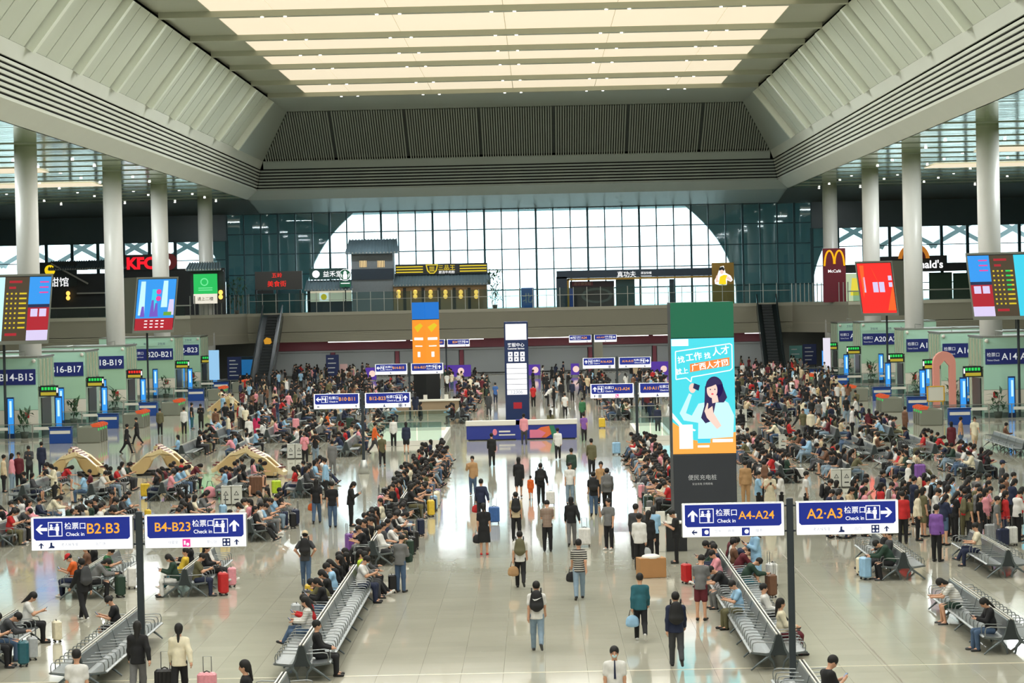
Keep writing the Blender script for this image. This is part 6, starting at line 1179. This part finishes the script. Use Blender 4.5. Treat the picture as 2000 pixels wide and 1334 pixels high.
# right foreground
W(1370, 1212, 'phone', AWAY-.3, (S, 'grey'), (SH, 'maroon'), 'standing beside front right row')
W(1478, 1147, 'phone', LEFTW+.3, (L_, 'light blue'), (SK_, 'light blue'), 'beside a white case', hair='long', case=('white', .5, .4))
W(1250, 1113, 'stand2', AWAY-.4, (L_, 'white'), (LG, 'black'), 'at the charging counter, crossbody bag', bags=('silver', 'R'))
W(1268, 1103, 'stand', AWAY-.6, (L_, 'black'), (LG, 'black'), 'at the charging counter, long hair', hair='long')
W(1243, 1092, 'call', AWAY-.3, (L_, 'dark grey'), (LG, 'black'), 'at the charging counter, far side')
W(1278, 1090, 'phone', AWAY, (L_, 'light blue'), (LG, 'black'), 'at the charging counter, pale blue', hair='bob')
W(1322, 1100, 'phone', LEFTW, (S, 'black'), (LG, 'black'), 'against the dark pillar')
W(1830, 1097, 'stand', RIGHTW+.9, (L_, 'purple'), (LG, 'black'), 'lilac, in front of the queue', h=1.03)
W(1764, 1062, 'stand', AWAY, (L_, 'red'), (LG, 'black'), 'red, at the queue front')
W(1886, 1052, 'stand', AWAY, (S, 'red'), (LG, 'olive'), 'red with dark pack in queue', pack='black')
W(1793, 1056, 'stand2', RIGHTW, (L_, 'cream'), (LG, 'black'), 'long-haired at the queue front', hair='long')
W(1637, 1052, 'walk', RIGHTW, (S, 'black'), (LG, 'navy'), 'half hidden by board A2·A3')
W(1690, 1050, 'stand', RIGHTW, (L_, 'pink'), (LG, 'black'), 'pink, behind board A2·A3', hair='long')
W(1457, 988, 'stand', AWAY, (L_, 'tan'), (LG, 'tan'), 'in long tan coat beside dark pillar', h=1.04)
W(1494, 985, 'stand', AWAY, (S, 'white'), (LG, 'black'), 'with strapped pack beside tan coat', pack='brown')
W(1482, 1010, 'call', RIGHTW, (S, 'light blue'), (LG, 'black'), 'pale blue, behind board A4-A24')
W(1505, 1012, 'phone', TOWARD, (S, 'cream'), (SK_, 'cream'), 'behind board A4-A24', hair='long')
W(1527, 1008, 'phone', LEFTW, (L_, 'white'), (LG, 'black'), 'ponytail, behind board A4-A24', hair='pony')
W(1575, 1012, 'stand', RIGHTW, (S, 'white'), (LG, 'black'), 'with crossbody strap, queue left end', bags=('black', 'R'))
# left middle distance
W(107, 983, 'phone', LEFTW+.5, (L_, 'cream'), (LG, 'black'), 'walking below massage chairs', hair='bob', pack='black')
W(8, 962, 'stand', RIGHTW, (L_, 'beige'), (LG, 'black'), 'at left edge by gate B14')
W(24, 958, 'stand2', RIGHTW, (L_, 'pink'), (LG, 'pale jeans'), 'second from left edge, gate B14', hair='long')
W(38, 957, 'stand', TOWARD, (L_, 'maroon'), (LG, 'black'), 'third from left edge, gate B14')
W(58, 940, 'phone', TOWARD, (L_, 'dark grey'), (LG, 'black'), 'fourth from left edge, gate B14', bags=('brown', 'R'))
W(82, 930, 'stand', AWAY, (L_, 'navy'), (LG, 'navy'), 'in navy suit by gate B14 desk')
W(248, 886, 'walk', RIGHTW+.4, (L_, 'black'), (LG, 'black'), 'walking beside gate B16 flags')
W(268, 868, 'walk', LEFTW, (S, 'black'), (LG, 'black'), 'walking near gate B18 desk')
W(313, 850, 'stand', AWAY, (L_, 'olive'), (LG, 'black'), 'near gate B18, yellow bag', bags=('yellow', 'L'))
W(360, 848, 'stand', AWAY, (L_, 'white'), (LG, 'black'), 'near gate B20, white with black bag', bags=('black', 'R'))
W(375, 838, 'stand2', RIGHTW, (S, 'black'), (LG, 'teal'), 'near gate B20, behind white jacket')
W(393, 839, 'phone', TOWARD, (L_, 'black'), (LG, 'black'), 'near gate B20, reading phone')
W(160, 826, 'stand', AWAY, (L_, 'black'), (LG, 'black'), 'staff at gate B16 desk')
W(422, 850, 'stand', AWAY, (L_, 'brown'), (SH, 'white'), 'with dark shoulder bag, left middle', pack='black')
W(447, 864, 'stand', LEFTW, (L_, 'cream'), (LG, 'jeans blue'), 'in hood, left middle', bags=('tan', 'R'))
W(452, 845, 'stand', AWAY, (L_, 'black'), (LG, 'black'), 'all black, left middle', bags=('lime', 'R'))
W(487, 870, 'stand', AWAY, (L_, 'white'), (LG, 'black'), 'with dark green pack, left middle', pack='dark green')
W(502, 862, 'stand', AWAY, (L_, 'magenta'), (SK_, 'magenta'), 'bright, left middle', hair='long')
W(477, 838, 'push', AWAY, (L_, 'white'), (LG, 'black'), 'pushing a trolley, left middle', pack='black')
W(596, 906, 'phone', TOWARD, (L_, 'pink'), (LG, 'black'), 'masked, long-haired, left middle', hair='long', mask=True)
W(617, 905, 'phone', TOWARD, (S, 'black'), (LG, 'pale jeans'), 'beside masked person')
W(640, 858, 'stand', RIGHTW, (S, 'orange'), (LG, 'blue'), 'half turned, beyond massage chairs', hair='long')
W(650, 928, 'stand', AWAY, (L_, 'grey'), (LG, 'grey'), 'holding dark coat, left of cone post', bags=('tan', 'R'))
W(747, 911, 'walk', TOWARD, (S, 'olive'), (LG, 'black'), 'striding towards camera by cone post')
W(732, 886, 'walk', RIGHTW, (L_, 'orange'), (LG, 'dark grey'), 'orange, beside light well')
W(769, 872, 'stand', AWAY, (L_, 'white'), (LG, 'black'), 'watching the light well')
W(712, 872, 'walk', RIGHTW, (S, 'navy'), (LG, 'jeans blue'), 'navy, beside light well')
W(794, 886, 'stand', AWAY, (L_, 'navy'), (SK_, 'black'), 'dark dress, beside light well', hair='bob')
W(822, 838, 'stand', RIGHTW, (L_, 'black'), (SK_, 'black'), 'with white case by light well', hair='long', case=('white', .6, 0))
W(812, 815, 'stand', AWAY, (L_, 'navy'), (SK_, 'navy'), 'navy dress beyond light well', hair='long')
W(637, 975, 'stand', LEFTW, (L_, 'light blue'), (LG, 'black'), 'with black pack at third rank', pack='black')
# right middle distance
W(1768, 852, 'stand', RIGHTW+.6, (L_, 'brown'), (LG, 'brown'), 'in brown suit by gate A16 flags')
W(1859, 890, 'stand', AWAY, (L_, 'maroon'), (SK_, 'maroon'), 'in maroon coat by gate A14 flags', hair='bob')
W(1877, 878, 'stand2', RIGHTW, (S, 'tan'), (LG, 'jeans blue'), 'by gate A14 railing')
W(1904, 878, 'walk', TOWARD, (S, 'cream'), (SH, 'beige'), 'by gate A14 railing', hair='bob')
W(1665, 853, 'stand', RIGHTW, (L_, 'white'), (LG, 'black'), 'among fourth-rank right benches')
W(1618, 815, 'walk', AWAY, (S, 'white'), (LG, 'black'), 'walking by gate A18 flags', pack='grey')
W(1586, 830, 'stand', TOWARD, (L_, 'black'), (LG, 'black'), 'phoning near fifth-rank right benches')
W(1584, 858, 'stand', TOWARD, (L_, 'cream'), (LG, 'black'), 'lime shirted, near fifth-rank right benches', bags=('red', 'L'))
W(1560, 835, 'walk', RIGHTW, (S, 'black'), (LG, 'black'), 'striding near fifth-rank right benches')
W(1448, 858, 'stand', AWAY, (L_, 'black'), (SK_, 'black'), 'shawled with red bag beside pillar', hair='long', bags=('red', 'R'))
W(1265, 808, 'stand', AWAY, (L_, 'maroon'), (LG, 'black'), 'maroon, beyond right light well')
W(1272, 830, 'stand', AWAY, (L_, 'navy'), (LG, 'navy'), 'navy, beside right light well')
W(1285, 845, 'stand', AWAY, (L_, 'navy'), (LG, 'black'), 'with tan case at right light well', case=('tan', .1, -.8))
W(1775, 985, 'stand', RIGHTW, (L_, 'white'), (SH, 'olive'), 'masked in white cap at right', cap='white')
W(1958, 985, 'stand', RIGHTW, (S, 'dark grey'), (LG, 'jeans blue'), 'in navy cap at right edge', cap='navy')
# ------------------------------------------------------------------ the queue at right: ranks of standing travellers
rnd = random.Random(21)
TOPS = ['black']*7+['white', 'white', 'white', 'dark grey', 'dark grey', 'navy', 'navy', 'grey', 'cream', 'dark green', 'brown', 'maroon', 'olive', 'beige', 'pink', 'light blue', 'red']
BOTS = ['black', 'black', 'black', 'navy', 'jeans blue', 'dark grey', 'grey', 'pale jeans', 'olive', 'black']
def rnd_outfit(r): return (r.choice((S, S, L_)), r.choice(TOPS)), (r.choice((LG, LG, LG, LG, LG, SH, SK_)), r.choice(BOTS)), r.choice(('short', 'short', 'short', 'long', 'pony', 'bob'))
QR = [(1062, 1838, 2000, 8), (1046, 1600, 2000, 15), (1030, 1600, 1995, 16), (1016, 1655, 2000, 13)]
for r_, (yy, xa, xb, n) in enumerate(QR):
    for i in range(n):
        x = xa+(xb-xa)*(i+rnd.uniform(.2, .8))/n; t_, b_, hr = rnd_outfit(rnd); p = _ground(x, yy+rnd.uniform(-5, 5)); face = RIGHTW+rnd.uniform(-.7, .7); pose = rnd.choice(('stand', 'phone', 'stand2', 'phone', 'stand'))
        place = '%s from left, %s queue rank' % (ORD[i], ORD[r_]); ex = []
        if rnd.random() < .3: c = rnd.choice(('black', 'black', 'navy', 'grey', 'beige', 'olive')); ex.append(lambda c=c, p=p, face=face, pose=pose, place=place: backpack('%s backpack on the person %s' % (c, place), p, face, c, 1.0, pose))
        if rnd.random() < .22: c = rnd.choice(('black', 'silver', 'white', 'navy', 'pink')); ex.append(lambda c=c, p=p, place=place: suitcase('%s suitcase by the person %s' % (c, place), (p[0]+.1, p[1]-.5, 0), .3, c))
        add_person(p, face, pose, t_, b_, hr, place, 'person', rnd.uniform(.95, 1.04), ex)
# ------------------------------------------------------------------ seated travellers, bench by bench
SITP = ['sit', 'sit_phone', 'sit_phone', 'sit_slump', 'sit_cross', 'sit_stretch', 'sit_phone', 'sit_turn', 'sit']
CASES = []
def seat_xy(key, s, i): X, Y, n, d = BENCH[key]; return (X+s*.34, Y+(i+.5)*MOD/4, 0)
TAKEN = {}
def sit(key, s, i, top=None, bottom=None, hair=None, pose=None, case=None, **kw):
    X, Y, n, desc = BENCH[key]
    if (key, s, i) in TAKEN or i >= n*4: return
    TAKEN[key, s, i] = 1; t_, b_, hr = rnd_outfit(rnd); top = top or t_; bottom = bottom or b_; hair = hair or hr
    if bottom[0] == SK_ and rnd.random() < .7: bottom = (LG, bottom[1])
    p = seat_xy(key, s, i); rz = (-s*PI/2)+rnd.uniform(-.15, .15); side = 'right side' if s > 0 else 'left side'; pose = pose or rnd.choice(SITP)
    short = desc.replace(' of the aisle', ' of aisle').replace('from aisle', 'over'); place = '%s seat, %s, %s' % (ORD[i], side, short); ex = []
    if case: ex.append(lambda: suitcase('%s suitcase before %s seat, %s, %s' % (case, ORD[i], side, short), (X+s*1.12, p[1]+.12, 0), rz+.2, case, rnd.uniform(.85, 1.1), rnd.random() < .6))
    PEOPLE.append((p[1], dict(loc=p, rz=rz, pose=pose, top=top, bottom=bottom, hair=hair, h=rnd.uniform(.95, 1.02), shoes=rnd.choice(('black', 'white', 'dark grey', 'black')), **kw), 'seated in %s %s, %s' % (top[1], {'short': 'T-shirt', 'long': 'jacket'}[top[0]], place), ex, 'sitter at '+place))
def fill(key, s, a, b, dens, cs=.22):
    for i in range(a, b):
        if rnd.random() < dens: sit(key, s, i, case=rnd.choice(('black', 'black', 'silver', 'white', 'navy', 'pink', 'grey', 'light blue', 'cream', 'purple', 'yellow', 'dark green')) if rnd.random() < cs else None)
# front left row of the aisle
sit('CL1', 1, 1, (L_, 'black'), (LG, 'black'), 'short', 'sit'); sit('CL1', 1, 27, (S, 'white'), (LG, 'navy'), 'short', 'sit_phone', mask=True); sit('CL1', 1, 29, (L_, 'grey'), (LG, 'dark grey')); sit('CL1', 1, 30, (S, 'lime'), (LG, 'black')); sit('CL1', 1, 31, (L_, 'dark grey'), (LG, 'black'), case='black')
sit('CL1', -1, 9, (L_, 'white'), (LG, 'jeans blue'), 'long', 'sit_cross', pattern='stripes'); sit('CL1', -1, 11, (L_, 'red'), (LG, 'black'), 'long', 'sit_phone'); sit('CL1', -1, 18, (L_, 'black'), (LG, 'jeans blue'), 'bob', 'sit_phone', case='silver'); sit('CL1', -1, 20, (L_, 'olive'), (LG, 'black'), 'short', 'sit_slump'); sit('CL1', -1, 21, (L_, 'black'), (LG, 'black'), 'bob'); sit('CL1', -1, 24, (S, 'light blue'), (LG, 'black'), case='black'); sit('CL1', -1, 26, (L_, 'black'), (LG, 'grey'), case='yellow'); fill('CL1', -1, 27, 32, .8)
fill('CL2', 1, 0, 20, .8, .35); fill('CL2', -1, 0, 20, .75, .3); fill('CL3', 1, 0, 32, .82, .4); fill('CL3', -1, 0, 32, .8, .3); fill('CL4', 1, 0, 24, .7, .3); fill('CL4', -1, 0, 24, .6, .2)
# front right row of the aisle
sit('CR1', -1, 13, (S, 'light blue'), (LG, 'olive'), 'short', 'sit_phone'); sit('CR1', -1, 21, (S, 'black'), (LG, 'grey'), 'short', 'sit_slump'); sit('CR1', 1, 4, (L_, 'cream'), (LG, 'maroon'), 'pony', 'sit'); sit('CR1', 1, 11, (L_, 'white'), (LG, 'black'), 'short', 'sit_stretch'); sit('CR1', 1, 25, (L_, 'dark green'), (LG, 'teal'), case='brown'); sit('CR1', 1, 30, (L_, 'maroon'), (LG, 'jeans blue'), 'short', 'sit_slump')
sit('CR1', -1, 27, (L_, 'pink'), (LG, 'grey')); sit('CR1', -1, 29, (L_, 'navy'), (LG, 'jeans blue')); sit('CR1', -1, 30, (L_, 'dark green'), (LG, 'jeans blue')); sit('CR1', -1, 32, (L_, 'black'), (LG, 'black'), case='red'); fill('CR1', 1, 31, 36, .6)
fill('CR2', -1, 0, 32, .85, .4); fill('CR2', 1, 0, 32, .8, .3); fill('CR3', -1, 0, 32, .75, .35); fill('CR3', 1, 0, 32, .6, .25)
# left blocks
sit('L2a', -1, 13, (S, 'black'), (SH, 'black'), 'short', 'sit_phone', mask=True); sit('L3a', 1, 7, (S, 'white'), (LG, 'black'), 'short', 'sit_phone', case='teal'); sit('L3a', 1, 9, (L_, 'dark grey'), (LG, 'jeans blue'), 'short', 'sit_slump', case='silver'); sit('L3a', 1, 15, (S, 'white'), (LG, 'black'), case='cream')
sit('L3b', -1, 1, (S, 'orange'), (LG, 'navy'), 'short', 'sit_phone', cap='red'); sit('L3b', 1, 0, (L_, 'grey'), (LG, 'black'), 'bob', 'sit_slump', case='dark green'); sit('L3b', 1, 4, (S, 'green'), (LG, 'black'), 'short', 'sit_phone', case='white'); sit('L3b', -1, 5, (L_, 'brown'), (LG, 'black')); sit('L3b', -1, 7, (L_, 'black'), (LG, 'black'))
sit('L2b', -1, 0, (L_, 'dark green'), (LG, 'white'), 'bob', 'sit_phone'); sit('L2b', -1, 3, (L_, 'yellow'), (LG, 'teal'), 'short', 'sit_stretch'); sit('L2b', -1, 6, (L_, 'black'), (LG, 'black'), 'bob'); sit('L2b', 1, 0, (S, 'olive'), (LG, 'navy'), 'short', 'sit_phone', case='red'); sit('L2b', 1, 4, (L_, 'black'), (LG, 'black'), 'long', 'sit_cross', case='pink'); sit('L2b', 1, 6, (S, 'white'), (LG, 'black'), 'long', 'sit_stretch')
for k_, d_ in (('L2c', .42), ('L3c', .42), ('L4c', .45), ('L5c', .45), ('L2d', .3), ('L3d', .32), ('L4d', .3), ('L5d', .25), ('L6d', .2)):
    for s in (-1, 1): fill(k_, s, 0, 16, d_, .3)
# right blocks
sit('R2a', -1, 10, (S, 'white'), (SH, 'dark green'), 'bob', 'sit_slump', pattern='stripes'); sit('R2a', -1, 1, (L_, 'black'), (LG, 'jeans blue'), 'pony', 'sit_phone'); sit('R2b', -1, 0, (L_, 'dark green'), (LG, 'black'), 'short', 'sit_slump', case='light blue'); sit('R2b', -1, 2, (L_, 'dark grey'), (LG, 'black'), 'short', 'sit_stretch', case='cream'); sit('R2b', -1, 4, (L_, 'black'), (LG, 'black')); sit('R3b', -1, 6, (S, 'cream'), (LG, 'navy'), 'short', 'sit_cross')
for k_, d_ in (('R2d', .5), ('R3d', .45), ('R4d', .4), ('R5d', .4), ('R2e', .4), ('R3e', .35), ('R4e', .22), ('R5e', .2), ('R6e', .06)):
    for s in (-1, 1): fill(k_, s, 0, 16, d_, .28)
# things standing alone
suitcase('yellow hard suitcase standing alone in the third rank at left', _ground(284, 972), .2, 'yellow', 1.0); suitcase('large brown suitcase behind the left recycling bins', _ground(500, 968), .1, 'brown', 1.4); suitcase('lime edged black suitcase in third rank left', _ground(540, 966), .3, 'lime', 1.0); bag('pink striped sack on the floor left of recycling bins', _ground(410, 972), .3, 'pink', 1.7); suitcase('purple suitcase in third rank right', _ground(1797, 940), 0, 'purple', 1.2); suitcase('white suitcase in third rank right', _ground(1563, 942), 0, 'white', 1.0); suitcase('pale green suitcase beside the aisle at right', _ground(1204, 888), .2, 'light blue', 1.05); suitcase('yellow suitcase under pink bundle right of aisle', _ground(1176, 836), .1, 'yellow', 1.0); suitcase('dark green suitcase beyond massage chairs', _ground(684, 838), 0, 'dark green', 1.2); suitcase('pink suitcase beyond massage chairs', _ground(578, 838), .2, 'pink', 1.1); bag('green shopper on cream suitcase in the aisle', (_ground(1114, 985)[0]+1.0, _ground(1114, 985)[1]+.3, .63), 0, 'green', 1.3); bag('red ball-shaped bag beyond massage chairs', _ground(666, 832), 0, 'red', 1.2); suitcase('cream suitcase at second row left of aisle', _ground(845, 995), .2, 'cream', 1.1)
t = thing('cardboard_box', 'brown cardboard carton on the floor by charging counter', 'box', _ground(1272, 1127), .2); MB().rbox(-.42, .42, -.3, .3, 0, .62, .01).build('carton', mat('cardboard', srgb(176, 128, 80), .7, noise=.08), t); MB().sph((0, 0, .62), .33, 10, 6, .35).build('plastic_wrap', M_WHITE, t, None, True)
# ------------------------------------------------------------------ build: nearest 300 figures singly, the rest as the far crowd
PEOPLE.sort(key=lambda q: q[0]); used = {}
crowd = Crowd()
for i, (y, kw, lab, ex, pl) in enumerate(PEOPLE):
    if i < 300:
        assert lab not in used, lab
        used[lab] = 1; person(label=lab, group='travellers in the waiting hall', **kw)
        for e in ex or []: e()
        if kw['pose'] in ('phone', 'sit_phone', 'sit_cross') and y < 112: phone('phone of '+pl, kw['loc'], kw['rz'], kw['pose'], kw['h'])
    else: crowd.add(kw['loc'], kw['rz'], kw['pose'], kw['top'], kw['bottom'], kw['hair'], kw['h'])
LOWP = ['stand', 'phone', 'walk', 'stand2']
for nm in [k for k in BENCH if k[:3] == 'far' or k[-1] in 'f' or k in ('L2e', 'L3e', 'L4e', 'L5e')]:
    X, Y, n, d = BENCH[nm]
    for s in (-1, 1):
        for i in range(n*4):
            if rnd.random() < (.4 if X > 0 else .25 if Y < 200 else .4): t_, b_, hr = rnd_outfit(rnd); p = seat_xy(nm, s, i); crowd.add(p, -s*PI/2, rnd.choice(('sit', 'sit_phone', 'sit_slump')), t_, (LG, b_[1]), 'long' if hr == 'pony' else hr)
for (x0, x1, y0, y1, n) in ((460, 720, 738, 812, 95), (520, 700, 735, 760, 45), (1440, 1560, 725, 790, 75), (1500, 1640, 722, 800, 60), (840, 960, 745, 800, 35), (1130, 1300, 745, 800, 45), (1040, 1120, 740, 780, 14), (1560, 1700, 790, 860, 20), (430, 560, 800, 850, 14)):
    for k in range(n): x, yy = rnd.uniform(x0, x1), rnd.uniform(y0, y1); t_, b_, hr = rnd_outfit(rnd); (lambda g: crowd.add(g, rz_, ps_, t_, (LG, b_[1]), 'long' if hr == 'pony' else hr, h_) if g[1] < 297 and abs(g[0]-CX) < 30 and not (274 < g[1] < 292 and (abs(g[0]+29) < 2 or abs(g[0]-25) < 2)) else None)(_ground(x, yy)) if (rz_ := rnd.uniform(0, 6.28)) >= 0 and (h_ := rnd.uniform(.95, 1.04)) and (ps_ := rnd.choice(LOWP)) else 0#, rnd.choice(LOWP), t_, (LG, b_[1]), 'long' if hr == 'pony' else hr, rnd.uniform(.95, 1.04))
crowd.build('crowd', 'dense crowd of travellers filling the far half of the hall', 'crowd')
print('PEOPLE', len(PEOPLE), 'limit Y', PEOPLE[min(299, len(PEOPLE)-1)][0], 'crowd', crowd.count)
